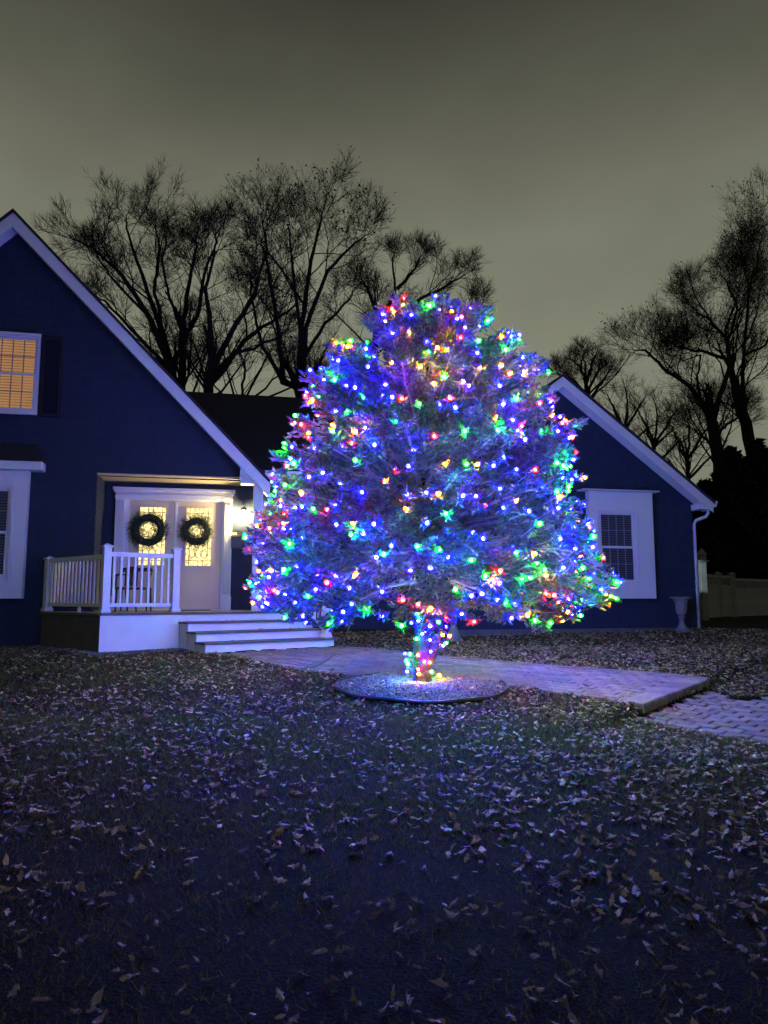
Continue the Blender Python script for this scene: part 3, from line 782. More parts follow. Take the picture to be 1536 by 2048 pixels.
# patio chairs on the porch
def make_chair(x, y, rz, label):
    root = thing('patio_chair', label, 'chair', (x, y, DECK), rz, 'patio chairs on the porch')
    MB().bbox(-.25, .25, -.24, .25, .40, .44, .015).build('seat', M['metal'], root)
    m = MB()
    for i in range(5): m.bar((-.2 + i * .1, .255, .46), (-.2 + i * .1, .31, .76), .035, .012, (0, 1, 0))
    m.bar((-.26, .315, .78), (.26, .315, .78), .03, .07); m.build('backrest', M['metal'], root)
    for sx in (-1, 1):
        m = MB(); m.tube([(sx * .28, .30, .78), (sx * .28, .12, .66), (sx * .28, -.2, .65), (sx * .28, -.27, .58), (sx * .28, -.25, .42)], .014, 6); m.build('armrest', M['metal'], root)
        m = MB(); m.tube([(sx * .26, -.25, .42), (sx * .27, -.28, 0)], .016, 6); m.build('leg', M['metal'], root)
        m = MB(); m.tube([(sx * .26, .27, .44), (sx * .27, .33, 0)], .016, 6); m.build('leg', M['metal'], root)
q = at(228, 1180, 13.35); make_chair(q.x, q.y, R(-55), 'black metal patio chair by the corner post behind the porch railing')
q = at(268, 1180, 13.75); make_chair(q.x, q.y, R(10), 'black metal patio chair standing in front of the left door')
# door mat
q = to_world((d0 + d1) / 2 + .35, DD - .55, DECK + .012)
m = MB(); m.bbox(-.40, .40, -.22, .22, -.010, .006, .004); o = m.build('door_mat', M['sand'], None); o.location = q; o.rotation_euler = (0, 0, YAW)
tag(o, 'dark flat door mat on the porch boards at the doors', 'door mat')

# ------------------------------------------------------------------ urn, ornament, fence
u = at(1364, 1250, 15.55)
ug = g1(u.x, u.y)
urn = thing('garden_urn', 'pale stone urn on a pedestal at the corner of the wing', 'urn', (u.x, u.y, ug))
MB().bbox(-.12, .12, -.12, .12, -.03, .05, .01).build('plinth', M['stone'], urn)
m = MB(); m.lathe([(.115, .05), (.10, .08), (.06, .14), (.045, .22), (.055, .27), (.075, .30), (.05, .33)], (0, 0, 0), 14); m.build('pedestal', M['stone'], urn, True)
m = MB(); m.lathe([(.05, .33), (.095, .37), (.115, .46), (.12, .58), (.15, .66), (.215, .69), (.215, .715), (.17, .715), (.15, .68), (.11, .60)], (0, 0, 0), 16); m.build('bowl', M['stone'], urn, True)
gq = at(907, 1250, 14.3)
m = MB(); m.lathe([(.16, -.02), (.155, .02), (.12, .12), (.075, .22), (.05, .28), (.06, .31), (.045, .35), (.012, .37)], (0, 0, 0), 9); o = m.build('garden_ornament', M['stone'], None, True); o.location = (gq.x, gq.y, g1(gq.x, gq.y))
tag(o, 'small pale cone shaped garden ornament against the wall behind the tree trunk', 'ornament')

fence = thing('vinyl_fence', 'pale vinyl fence with lattice top beyond the wing corner', 'fence')
def fpost(p, z0, h, w=.07, parent=fence):
    m = MB(); m.box(-w, w, -w, w, -.1, h); o = m.build('fence_post', M['fence'], parent); o.location = (p[0], p[1], z0)
    m = MB(); m.bbox(-w - .03, w + .03, -w - .03, w + .03, h + .001, h + .03, .006); m.add([(-w, -w, h + .03), (w, -w, h + .03), (w, w, h + .03), (-w, w, h + .03), (0, 0, h + .09)], [(0, 1, 4), (1, 2, 4), (2, 3, 4), (3, 0, 4)])
    m.build('post_cap', M['fence'], o); return o
fp = [at(1398, 1150, 21.5), at(1436, 1150, 23.6), at(1464, 1150, 24.0), at(1545, 1160, 26.0), at(1640, 1160, 28.5), at(1740, 1160, 31)]
for i, p in enumerate(fp):
    if i: fpost(p, .98, 1.38 if i < 3 else 1.3)
for i in range(len(fp) - 1):
    p, q = Vector((fp[i].x, fp[i].y)), Vector((fp[i + 1].x, fp[i + 1].y)); d = (q - p); ln_ = d.length; d.normalize(); a, b = p + d * .08, q - d * .08
    top = 1.30 if i < 2 else 1.22
    for zz, hh in ((1.02 + .06, .12), (.98 + top - .30, .07), (.98 + top, .09)):
        MB().bar((a.x, a.y, zz), (b.x, b.y, zz), .05, hh).build('fence_rail', M['fence'], fence)
    nb = max(1, int((b - a).length / .15)); w_ = (b - a).length / nb; me = None; an = math.atan2(d.y, d.x)
    for k in range(nb):
        c = a + d * (w_ * (k + .5))
        if me is None:
            o = MB().box(-w_ / 2 + .004, w_ / 2 - .004, -.012, .012, .16, top - .336).build('fence_board', M['fence'], fence); me = o.data
        else: o = link('fence_board', me, fence)
        o.location = (c.x, c.y, .98); o.rotation_euler = (0, 0, an)
    m = MB(); z0, z1 = .98 + top - .264, .98 + top - .046; st = .11; k = 0.0; wd = (b - a).length; h = z1 - z0
    while k < wd - h:
        c0, c1 = a + d * k, a + d * (k + h)
        m.bar((c0.x, c0.y, z0), (c1.x, c1.y, z1), .012, .028, (-d.y, d.x, 0)); m.bar((c0.x + .013 * -d.y, c0.y + .013 * d.x, z1), (c1.x - .013 * d.y, c1.y + .013 * d.x, z0), .012, .028, (-d.y, d.x, 0)); k += st
    if m.v: m.build('lattice', M['fence'], fence)
gp = at(1403, 1100, 20.6)
gate = thing('arbour_post', 'tall white post with a pointed cap lit at the house corner', 'post', (gp.x, gp.y, .98))
MB().bbox(-.085, .085, -.085, .085, -.1, 1.62, .01).build('post_shaft', M['fence'], gate)
m = MB(); m.bbox(-.14, .14, -.14, .14, 1.62, 1.67, .01); m.build('post_collar', M['fence'], gate)
m = MB(); m.box(-.085, .085, -.085, .085, 1.672, 1.82); m.add([(-.11, -.11, 1.822), (.11, -.11, 1.822), (.11, .11, 1.822), (-.11, .11, 1.822), (0, 0, 2.02)], [(0, 1, 4), (1, 2, 4), (2, 3, 4), (3, 0, 4), (3, 2, 1, 0)]); m.build('post_finial', M['fence'], gate)
# the yard light on the hidden side of the wing that reaches the post
sl = bpy.data.lights.new('yard_light', 'SPOT'); sl.energy = 420; sl.color = (.72, .95, 1.0); sl.spot_size = R(16); sl.spot_blend = .3; sl.shadow_soft_size = .03
so = bpy.data.objects.new('yard_light', sl); COL.objects.link(so)
sp = to_world(wc_s + .25, WD + 2.6, 3.1); so.location = sp
so.rotation_euler = (Vector((gp.x - .02, gp.y, 2.2)) - sp).to_track_quat('-Z', 'Y').to_euler()

# ------------------------------------------------------------------ bare trees behind
def bare_tree(name, label, Y, limbs, seed, twig=1.0, leaves=0.0, depth=4, group=None, zs=1.0, twigden=.93):
    """limbs: polylines [(px, py, radius, dY)...] standing at real distance Y; finer wood is grown from them"""
    rd = random.Random(seed)
    base = at(limbs[0][0][0], limbs[0][0][1], Y + limbs[0][0][3])
    root = thing(name, label, 'tree', (base.x, base.y, .95), 0, group); ob = Vector((base.x, base.y, .95))
    tr, cr = MB(), MB(); tips = []
    def grow(p, d, ln, r, lev):
        n = 4 if ln > 1.2 else (3 if lev > 0 else 2); pts = [p]; q = p.copy(); dd = d.copy()
        for i in range(n):
            dd = (dd + Vector((rd.gauss(0, .19), rd.gauss(0, .19), rd.gauss(.06, .15)))).normalized(); q = q + dd * (ln / n); pts.append(q)
        rr = [r * (1 - .6 * i / n) for i in range(n + 1)]
        cr.tube(pts, rr, 4 if r > .03 else 3, 0, False)
        if lev <= 0: tips.append(pts[-1]); return
        kids(pts, rr, ln, lev)
    def kids(pts, rr, ln, lev, t0=.25):
        k = {4: 9, 3: 7, 2: 6, 1: 5}.get(lev, 5); k = max(2, int(k * twigden * min(1.25, .55 + ln * .28)))
        for j in range(k):
            t = t0 + (1 - t0) * (j + rd.random()) / k; f = t * (len(pts) - 1); i = min(int(f), len(pts) - 2); p = pts[i].lerp(pts[i + 1], f - i)
            d0 = (pts[i + 1] - pts[i]).normalized(); r0 = rr[i] + (rr[i + 1] - rr[i]) * (f - i)
            sd = Vector((rd.gauss(0, 1), rd.gauss(0, 1), rd.gauss(0, .6))); sd = (sd - d0 * sd.dot(d0)).normalized()
            an = rd.uniform(.45, 1.0); d = (d0 * math.cos(an) + sd * math.sin(an) + Vector((0, 0, .18))).normalized()
            grow(p, d, max(.34, min(3.4, ln * rd.uniform(.32, .54) * (1.45 if lev == depth else 1)) * (1.35 - .95 * t)) * twig, max(min(r0 * rd.uniform(.30, .5), .05), .0058), lev - 1)
        d = (pts[-1] - pts[-2]).normalized()
        for j in range(2):
            e = (d + Vector((rd.gauss(0, .35), rd.gauss(0, .35), rd.gauss(.05, .2)))).normalized()
            grow(pts[-1], e, max(.3, min(1.1, ln * rd.uniform(.2, .35))) * twig, max(rr[-1] * .8, .0058), max(lev - 2, 0))
    for li, lb in enumerate(limbs):
        P = [at(a, b, Y + c) - ob for a, b, _, c in lb]; P = [Vector((p.x, p.y, p.z * zs)) for p in P]; rr = [q[2] * .72 for q in lb]
        if li: P[-1] = P[-2].lerp(P[-1], .5)
        if li == 0: P = [Vector((0, 0, -.1))] + P; rr = [rr[0] * 1.2] + rr
        # round the polyline
        pts, rs_ = [], []
        for i in range(len(P) - 1):
            for s in range(4):
                t = s / 4; pts.append(P[i].lerp(P[i + 1], t) + Vector((rd.gauss(0, .02), rd.gauss(0, .05), rd.gauss(0, .02))) * (1 if s else 0)); rs_.append(rr[i] + (rr[i + 1] - rr[i]) * t)
        pts.append(P[-1]); rs_.append(rr[-1])
        tr.tube(pts, rs_, 7)
        ln = sum((P[i + 1] - P[i]).length for i in range(len(P) - 1))
        kids(pts, rs_, ln * .62, depth, .6) if li == 0 else kids(pts, rs_, ln * .62, depth, .28)
    tr.build('trunk', M['bark'], root); stuff(cr.build('crown', M['bark'], root))
    if leaves and tips:
        tp = np.array([tuple(t) for t in tips]); n = int(len(tp) * leaves); rs2 = np.random.default_rng(seed)
        w = np.sin(tp[:, 0] * 1.7 + seed) * np.sin(tp[:, 2] * 1.3) + np.sin(tp[:, 1] * 1.1 + 2); w = np.clip(w + .5, 0, None) + 1e-3; w *= sstep(.2, .8, (tp[:, 2] - tp[:, 2].min()) / np.ptp(tp[:, 2])) + .1
        c = tp[rs2.choice(len(tp), n, p=w / w.sum())] + rs2.normal(0, .06, (n, 3))
        leaf_cards('withered_leaves', c, rs2, .035, .075, M['darkleaf'], root)
    return root
def leaf_cards(name, c, rs, s0, s1, m, parent):
    n = len(c); a = rs.normal(0, 1, (n, 3)); a /= np.linalg.norm(a, axis=1)[:, None]; b = np.cross(a, rs.normal(0, 1, (n, 3))); b /= np.linalg.norm(b, axis=1)[:, None]
    s = rs.uniform(s0, s1, (n, 1)); k = np.cross(a, b) * s * .25
    V = np.stack([c - a * s, c - b * s * .5 + k, c + a * s, c + b * s * .5 + k], 1).reshape(-1, 3)
    return stuff(tri_mesh(name, V, np.arange(len(V)).reshape(-1, 4), m, parent))
GB = 'bare trees behind the house'
bare_tree('bare_tree', 'wide bare tree fanning out behind the left gable roof', 23.5, [
    [(372, 840, .26, 0), (372, 790, .24, 0), (340, 700, .18, 0)],
    [(340, 700, .16, 0), (300, 590, .12, -.5), (245, 500, .09, -1), (185, 440, .06, -1.3), (125, 415, .03, -1.5)],
    [(352, 735, .14, 0), (320, 610, .11, .6), (275, 470, .08, 1), (255, 400, .05, 1.2), (258, 345, .025, 1.3)],
    [(362, 760, .13, .2), (330, 690, .10, .3), (262, 615, .08, .2), (215, 560, .05, 0), (160, 520, .03, 0)],
    [(335, 660, .10, 0), (310, 540, .08, 1.2), (322, 440, .05, 1.6), (305, 375, .03, 1.6)],
    [(300, 590, .07, -.5), (220, 500, .05, -.8), (165, 405, .03, -.8)]], 11, zs=.93, group=GB)
bare_tree('bare_tree', 'slim forked bare tree rising just right of the left gable slope', 24.5, [
    [(364, 840, .22, 0), (364, 740, .19, 0), (366, 620, .15, 0)],
    [(366, 620, .13, 0), (378, 530, .10, .3), (392, 450, .06, .5), (400, 375, .03, .5)],
    [(366, 640, .12, 0), (395, 590, .10, -.5), (410, 500, .07, -.7), (436, 420, .04, -.8), (450, 370, .02, -.8)],
    [(366, 620, .10, 0), (340, 550, .07, -.2), (325, 470, .05, -.4), (345, 400, .03, -.5)]], 12, zs=.93, group=GB)
bare_tree('bare_tree', 'bare tree with long limbs sweeping right above the dark centre roof', 22.0, [
    [(412, 850, .22, 0), (415, 770, .21, 0), (425, 690, .17, 0)],
    [(425, 690, .14, 0), (420, 600, .11, .3), (412, 530, .08, .4), (430, 450, .05, .4), (440, 370, .03, .4)],
    [(425, 700, .14, 0), (465, 620, .11, -.6), (510, 540, .08, -1), (530, 460, .05, -1.2), (520, 390, .03, -1.2)],
    [(430, 715, .12, 0), (490, 640, .10, .8), (560, 590, .07, 1.2), (620, 545, .04, 1.4)],
    [(418, 740, .10, 0), (470, 670, .08, -1), (545, 640, .05, -1.4), (600, 600, .03, -1.5)]], 13, zs=.93, group=GB)
bare_tree('leafy_bare_tree', 'tallest bare tree with clusters of withered leaves behind the centre roof', 24.0, [
    [(598, 850, .27, 0), (600, 780, .26, 0), (600, 745, .24, 0)],
    [(600, 745, .16, 0), (602, 620, .13, .2), (622, 480, .09, .4), (640, 400, .05, .5), (655, 330, .02, .5)],
    [(604, 745, .14, 0), (612, 620, .11, -.5), (655, 500, .08, -.8), (710, 440, .05, -1), (768, 405, .02, -1)],
    [(598, 745, .17, 0), (566, 736, .14, .3), (560, 640, .11, .5), (540, 520, .08, .8), (530, 420, .05, .9), (520, 360, .02, .9)],
    [(602, 640, .10, 0), (590, 540, .07, 1), (580, 430, .05, 1.4), (575, 350, .02, 1.4)],
    [(605, 690, .10, .2), (650, 610, .08, .9), (700, 560, .05, 1.2), (720, 520, .03, 1.3)],
    [(566, 736, .10, .3), (525, 660, .08, -.6), (505, 560, .05, -1), (495, 450, .03, -1)]], 14, leaves=.08, zs=.94, group=GB)
bare_tree('bare_tree', 'low round bare tree directly behind the top of the lit spruce', 27.0, [
    [(745, 760, .22, 0), (748, 690, .20, 0), (757, 620, .17, 0)],
    [(757, 620, .14, 0), (790, 560, .10, .4), (830, 510, .06, .6), (850, 465, .03, .6)],
    [(760, 640, .12, 0), (830, 580, .09, -.7), (900, 540, .06, -1.1), (950, 510, .03, -1.3)],
    [(757, 620, .11, 0), (735, 550, .08, .3), (715, 520, .05, .5)],
    [(770, 680, .11, 0), (850, 640, .08, .9), (930, 610, .06, 1.3), (985, 570, .03, 1.5)],
    [(790, 560, .07, .4), (785, 500, .05, 0), (790, 465, .03, 0)]], 15, zs=.96, group=GB)
bare_tree('bare_tree', 'thicket of thin bare stems low behind the centre roof', 30.0, [
    [(480, 860, .10, 0), (482, 800, .09, 0), (490, 740, .06, 0)],
    [(470, 800, .07, 0), (450, 730, .05, .5), (440, 670, .03, .5)], [(490, 800, .07, 0), (530, 720, .05, -.5), (560, 670, .03, -.5)],
    [(500, 800, .07, 0), (560, 750, .05, .8), (600, 700, .03, .8)], [(520, 800, .07, 0), (600, 770, .05, 0), (650, 720, .03, 0)], [(460, 810, .06, 0), (420, 760, .05, .5), (390, 700, .03, .5)],
    [(600, 810, .07, 1), (650, 700, .05, 1), (690, 640, .03, 1)]], 16, group=GB, depth=3, twigden=.9)
GR2 = 'bare trees beyond the wing'
bare_tree('bare_tree', 'small bare tree rising behind the wing gable', 34.0, [
    [(1180, 860, .18, 0), (1178, 800, .16, 0), (1172, 770, .14, 0)],
    [(1172, 770, .11, 0), (1160, 735, .08, .4), (1140, 715, .05, .4)], [(1175, 785, .10, 0), (1195, 745, .08, -.5), (1205, 715, .04, -.5)],
    [(1178, 800, .09, 0), (1205, 765, .07, .5), (1225, 730, .04, .5)], [(1160, 735, .06, .3), (1165, 715, .04, 0), (1170, 705, .03, 0)], [(1172, 785, .08, 0), (1135, 750, .06, 0), (1105, 735, .03, 0)]], 17, group=GR2)
bare_tree('oak_tree', 'gnarled oak with a long limb reaching left over the wing roof', 32.0, [
    [(1440, 1010, .42, 0), (1440, 930, .39, 0), (1425, 845, .35, 0)],
    [(1425, 845, .20, 0), (1402, 800, .17, .2), (1370, 765, .13, .3), (1325, 735, .10, .2), (1290, 700, .07, 0), (1245, 700, .03, 0)],
    [(1425, 850, .19, 0), (1440, 790, .16, -.3), (1458, 740, .14, -.4), (1455, 680, .11, -.3), (1420, 640, .07, 0), (1370, 610, .04, .2)],
    [(1458, 720, .12, -.4), (1415, 705, .10, .5), (1365, 695, .07, .9), (1310, 670, .04, 1)],
    [(1455, 680, .10, -.3), (1475, 620, .08, -.8), (1455, 570, .05, -1), (1440, 540, .03, -1)],
    [(1402, 800, .09, .2), (1394, 750, .07, .8), (1402, 710, .05, 1), (1340, 730, .03, 1.2)],
    [(1420, 640, .06, 0), (1390, 590, .04, .5), (1380, 560, .03, .5)], [(1440, 860, .09, 0), (1470, 840, .07, .5), (1490, 800, .05, .6)]], 18, leaves=.05, twig=1.35, twigden=1.0, group=GR2)
bare_tree('oak_tree', 'tall leaf clung oak at the far right edge above the fence', 34.0, [
    [(1520, 1020, .44, 0), (1505, 900, .40, 0), (1475, 780, .33, 0), (1462, 730, .18, 0)],
    [(1490, 820, .15, 0), (1485, 740, .13, .4), (1490, 660, .10, .5), (1500, 560, .07, .5), (1520, 470, .04, .5), (1540, 400, .02, .5)],
    [(1490, 700, .10, .5), (1530, 680, .08, 0), (1560, 600, .06, -.3), (1570, 480, .04, -.4), (1590, 380, .02, -.4)],
    [(1462, 730, .10, 0), (1450, 650, .08, .9), (1470, 590, .05, 1.2), (1490, 520, .03, 1.2)],
    [(1500, 560, .05, .5), (1480, 500, .04, .2), (1490, 460, .03, .2)]], 19, leaves=.10, zs=.98, twig=1.35, twigden=1.0, group=GR2)
for k, (cx_, y0_, Y_, lab) in enumerate([(1250, 900, 30, 'twiggy bare tree low behind the right slope of the wing roof'), (1310, 930, 28, 'dense bare understorey tree beside the wing roof edge'), (1375, 960, 26, 'dark bare understorey tree below the long oak limb')]):
    bare_tree('bare_tree', lab, Y_, [
        [(cx_, y0_ + 60, .13, 0), (cx_ + 2, y0_, .11, 0), (cx_, y0_ - 40, .09, 0)],
        [(cx_, y0_ - 30, .08, 0), (cx_ - 25, y0_ - 90, .06, .5), (cx_ - 45, y0_ - 130, .03, .6)], [(cx_, y0_ - 40, .08, 0), (cx_ + 30, y0_ - 90, .06, -.5), (cx_ + 50, y0_ - 120, .03, -.6)],
        [(cx_, y0_, .08, 0), (cx_ + 45, y0_ - 45, .05, .8), (cx_ + 80, y0_ - 60, .03, 1)], [(cx_, y0_ - 40, .07, 0), (cx_ + 5, y0_ - 100, .05, .8), (cx_ - 5, y0_ - 150, .03, 1)], [(cx_, y0_ + 10, .07, 0), (cx_ - 30, y0_ - 30, .05, -.8), (cx_ - 60, y0_ - 60, .03, -1)]], 30 + k, leaves=.0, depth=3, twigden=1.0, group=GR2)
# dark evergreens beyond the fence
def evergreen(px, Y, h, r, label, seed):
    rs = np.random.default_rng(seed); p = at(px, 1150, Y)
    root = thing('evergreen_tree', label, 'tree', (p.x, p.y, .95), 0, 'dark evergreens beyond the fence')
    MB().tube([(0, 0, -.1), (0, 0, h * .5), (0, 0, h * .97)], [.16, .10, .02], 6).build('trunk', M['bark'], root)
    n = 9000; z = h * (1 - rs.uniform(0, 1, n) ** .62); z = np.clip(z, .1, h); a = rs.uniform(0, 6.28, n)
    R_ = r * np.minimum(1, (1 - z / h) * 1.7 + .05) * (.75 + .25 * np.sin(a * 5 + z * 2.2 + seed)); q = R_ * np.sqrt(rs.uniform(.1, 1, n))
    c = np.stack([q * np.cos(a), q * np.sin(a), z - q * .15], 1)
    leaf_cards('crown', c, rs, .12, .34, M['evergreen'], root)
evergreen(1420, 31, 5.6, 2.6, 'dark evergreen straight behind the tall white post', 1)
evergreen(1475, 29, 6.6, 2.4, 'dark evergreen behind the fence corner', 2)
evergreen(1530, 33, 7.8, 3.0, 'dark evergreen at the right edge behind the fence', 3)
evergreen(1610, 30, 7.5, 2.8, 'dark evergreen outside the right edge behind the fence', 4)

# ------------------------------------------------------------------ the lit spruce
TG = g1(TX, TY)
spruce = thing('spruce_tree', 'broad spruce wrapped in coloured lights on the front lawn', 'tree', (TX, TY, TG))
prof_h = [.70, .85, 1.1, 1.6, 2.1, 2.6, 3.15, 3.7, 4.12, 4.44, 4.67, 4.84]
prof_r = [1.52, 1.95, 2.20, 2.21, 1.98, 1.90, 1.72, 1.50, 1.20, .86, .50, .12]
def PRF(h): return np.interp(h, prof_h, prof_r)
def axis_x(h): return .014 * np.asarray(h, float) + .05 * sstep(2.0, 4.7, h)
m = MB()
def wob(a, b, n, r0, r1, w):
    a, b = Vector(a), Vector(b); pts = []; rr = []
    for i in range(n + 1):
        t = i / n; pts.append(a.lerp(b, t) + Vector((random.gauss(0, w), random.gauss(0, w), 0)) * (1 if 0 < i < n else 0)); rr.append((r0 + (r1 - r0) * t) * random.uniform(.93, 1.07))
    return pts, rr
p, r_ = wob((0, 0, .12), (.0, 0, .78), 6, .112, .10, .006); m.tube([(0, 0, -.1), (0, 0, .05)] + p, [.15, .125] + r_, 14)
p2, r2 = wob((0, 0, .75), (float(axis_x(4.65)), 0, 4.65), 12, .098, .012, .012); m.tube(p2, r2, 10)
m.build('trunk', M['sbark'], spruce, True)
m = MB(); m.tube([(.04, .02, .22), (.12, .0, .42), (.16, -.02, .62), (.20, 0, .85), (.27, .05, 1.15), (.30, .05, 1.7)], [.05, .075, .072, .066, .055, .03], 9); m.build('fork_stem', M['sbark'], spruce, True)
m = MB(); m.tube([(.22, .0, .92), (.42, -.1, 1.06), (.75, -.2, 1.10), (1.2, -.35, 1.0), (1.7, -.45, .85)], [.05, .042, .035, .026, .014], 8); m.build('low_limb', M['sbark'], spruce, True)
# branches -> twigs -> sprigs
brm = MB(); SO, SD_, SL = [], [], []; TW = []
def bez(a, b, c, t): return a * (1 - t) ** 2 + b * (2 * t * (1 - t)) + c * t * t
NB = 225
for i in range(NB):
    f = (i + .5) / NB
    h = .78 + 4.02 * (f ** 1.12) + random.uniform(-.08, .08); h = min(max(h, .72), 4.80)
    az = i * 2.39996 + random.uniform(-.25, .25)
    rad = float(PRF(h)) * random.choice([random.uniform(.88, 1.03), random.uniform(.90, 1.02), random.uniform(.62, .88)])
    rad *= 1 + .05 * math.sin(3 * az + h * 2.1) + .05 * math.sin(8 * az - 5 * h)
    up = np.interp(h, [.7, 1.3, 2.2, 3.6, 4.6], [-.42, -.12, .18, .55, .62]) * rad if h < 4.3 else .45
    h0 = min(max(h - up, .80), 4.6)
    ca, sa = math.cos(az), math.sin(az)
    a = Vector((float(axis_x(h0)), 0, h0)); tip = Vector((float(axis_x(h)) + rad * ca, rad * sa, h))
    mid = Vector(((a.x + tip.x) / 2, (a.y + tip.y) / 2, (h0 + h) / 2 + random.uniform(.02, .16) * rad + (.10 * rad if h < 1.4 else -.04 * rad)))
    n = max(4, int(rad / .18)); pts = [bez(a, mid, tip, k / n) + Vector((random.gauss(0, .012), random.gauss(0, .012), random.gauss(0, .010))) for k in range(n + 1)]
    brm.tube(pts, [(.021 * (rad / 2 + .25)) * (1 - .8 * k / n) + .003 for k in range(n + 1)], 5, 0, False)
    L0 = (tip - a).length; step = .062; t = .13
    bare = .62 if h < 3.0 else .44
    side = Vector((-sa, ca, 0)); sg = 1
    while t < 1.0:
        p = bez(a, mid, tip, t); d = (bez(a, mid, tip, min(t + .05, 1.02)) - bez(a, mid, tip, t - .05)).normalized()
        sg = -sg
        ln = (.10 + .42 * (1 - t) ** .8 * min(1, rad / 1.6)) * random.uniform(.6, 1.25)
        for rep in range(1 if t < .6 else 2):
            an = random.uniform(.55, 1.1); ver = random.gauss(-.05 if h < 1.5 else .1, .42)
            td = (d * math.cos(an) + side * sg * (1 if rep == 0 else -1) * math.sin(an) + Vector((0, 0, ver))).normalized()
            bend = (td + d * .5 + Vector((0, 0, random.gauss(.02, .18)))).normalized()
            q1 = p + td * ln * .55; q2 = q1 + bend * ln * .5
            TW.append((p, q1, .0045)); TW.append((q1, q2, .0032))
            live = t + random.gauss(0, .10) > bare
            if not live:
                for z in range(2):                          # bare dead twiglets of the shaded interior
                    e = (td + Vector((random.gauss(0, .6), random.gauss(0, .6), random.gauss(0, .5)))).normalized(); c0 = p.lerp(q2, random.uniform(.3, 1)); TW.append((c0, c0 + e * random.uniform(.06, .2), .0022))
                if random.random() > .12: continue
            nf = max(2, int(ln / .040))
            for k in range(nf):
                u = (k + .6) / nf; c0 = p.lerp(q1, u / .55) if u < .55 else q1.lerp(q2, (u - .55) / .45); dd = td if u < .55 else bend
                for z in (-1, 1):
                    if random.random() < .22: continue
                    lat = dd.cross(Vector((random.gauss(0, .5), random.gauss(0, .5), 1))).normalized() * z
                    e = (dd * random.uniform(.6, 1.0) + lat * .75 + Vector((0, 0, random.gauss(.06, .22)))).normalized()
                    SO.append(tuple(c0)); SD_.append(tuple(e)); SL.append(random.uniform(.048, .085))
            SO.append(tuple(q2)); SD_.append(tuple(bend)); SL.append(random.uniform(.055, .09))
        t += step / L0
    for k in range(3):
        e = ((tip - mid).normalized() + Vector((random.gauss(0, .35), random.gauss(0, .35), random.gauss(.1, .3)))).normalized()
        SO.append(tuple(tip)); SD_.append(tuple(e)); SL.append(random.uniform(.06, .1))
# crown top
for k in range(60):
    h = random.uniform(4.35, 4.82); az = random.uniform(0, 6.28); c0 = Vector((float(axis_x(h)) + random.gauss(0, .06), random.gauss(0, .06), h - .1)); e = Vector((math.cos(az) * .6, math.sin(az) * .6, random.uniform(.4, 1.2))).normalized()
    SO.append(tuple(c0)); SD_.append(tuple(e)); SL.append(.09)
brm.build('branches', M['stwig'], spruce)
# twigs as three-sided sticks
P0 = np.array([tuple(t[0]) for t in TW]); P1 = np.array([tuple(t[1]) for t in TW]); RR = np.array([t[2] for t in TW])[:, None]
D = P1 - P0; D /= np.linalg.norm(D, axis=1)[:, None]; X = np.cross(D, [.3, .2, 1.0]); X /= np.linalg.norm(X, axis=1)[:, None]; Yv = np.cross(D, X)
vs = []
for base, k in ((P0, 1.0), (P1, .6)):
    for a in (0, 2.094, 4.189): vs.append(base + (X * math.cos(a) + Yv * math.sin(a)) * RR * k)
V = np.stack(vs, 1).reshape(-1, 3); b0 = np.arange(len(P0))[:, None] * 6
Fq = np.concatenate([b0 + np.array([[i, (i + 1) % 3, 3 + (i + 1) % 3, 3 + i]]) for i in range(3)])
stuff(tri_mesh('twigs', V, Fq, M['stwig'], spruce))
# ------------------------------------------------------------------ light strings
hues = {                                                    # (shell colour, hot band colour): radiance of the plastic shell and of the brighter band near the tip
    'blue':  ((.8, .65, 1750.0), (11.0, 11.0, 2500.0)),
    'green': ((.5, 620.0, 1.3), (9.0, 700.0, 11.0)),
    'red':   ((460.0, .7, .6), (700.0, 8.0, 6.0)),
    'amber': ((430.0, .8, .12), (1100.0, 800.0, 5.0)),
}
bulb_me = {}
for hn, (rim, core) in hues.items():
    body = emit('bulb_' + hn, tuple(v / max(rim) for v in rim), max(rim) * BULB); mx = max(core); hot = emit('bulb_core_' + hn, tuple(v / mx for v in core), mx * BULB)
    m = MB(); ns = 7
    pr = [(.009, .0), (.0145, .007), (.0165, .018), (.014, .032), (.008, .043), (.0015, .048)]
    mi = [0, 0, 1, 0, 0]
    for i in range(len(pr) - 1):
        vs = [(r * math.cos(6.2832 * (k + .5 * j) / ns), r * math.sin(6.2832 * (k + .5 * j) / ns), z) for j, (r, z) in enumerate(pr[i:i + 2]) for k in range(ns)]
        m.add(vs, [(k, (k + 1) % ns, ns + (k + 1) % ns, ns + k) for k in range(ns)], mi[i])
    m.lathe([(.011, -.022), (.012, -.002), (.0105, .0005)], (0, 0, 0), 6, 2)
    me = bpy.data.meshes.new('bulb_' + hn); me.from_pydata(m.v, [], m.f)
    for q in (body, hot, M['wire']): me.materials.append(q)
    me.polygons.foreach_set('material_index', m.mi); me.update(); bulb_me[hn] = me
SEQ = ['red', 'blue', 'amber', 'green', 'blue', 'amber', 'blue', 'green', 'blue']
SO, SD_, SL = np.array(SO), np.array(SD_), np.array(SL)
TIPS = SO + SD_ * SL[:, None]
radial = np.hypot(TIPS[:, 0] - axis_x(TIPS[:, 2]), TIPS[:, 1])
outer_i = np.where(radial > PRF(np.clip(TIPS[:, 2], .7, 4.84)) * .76)[0]
OT = TIPS[outer_i]
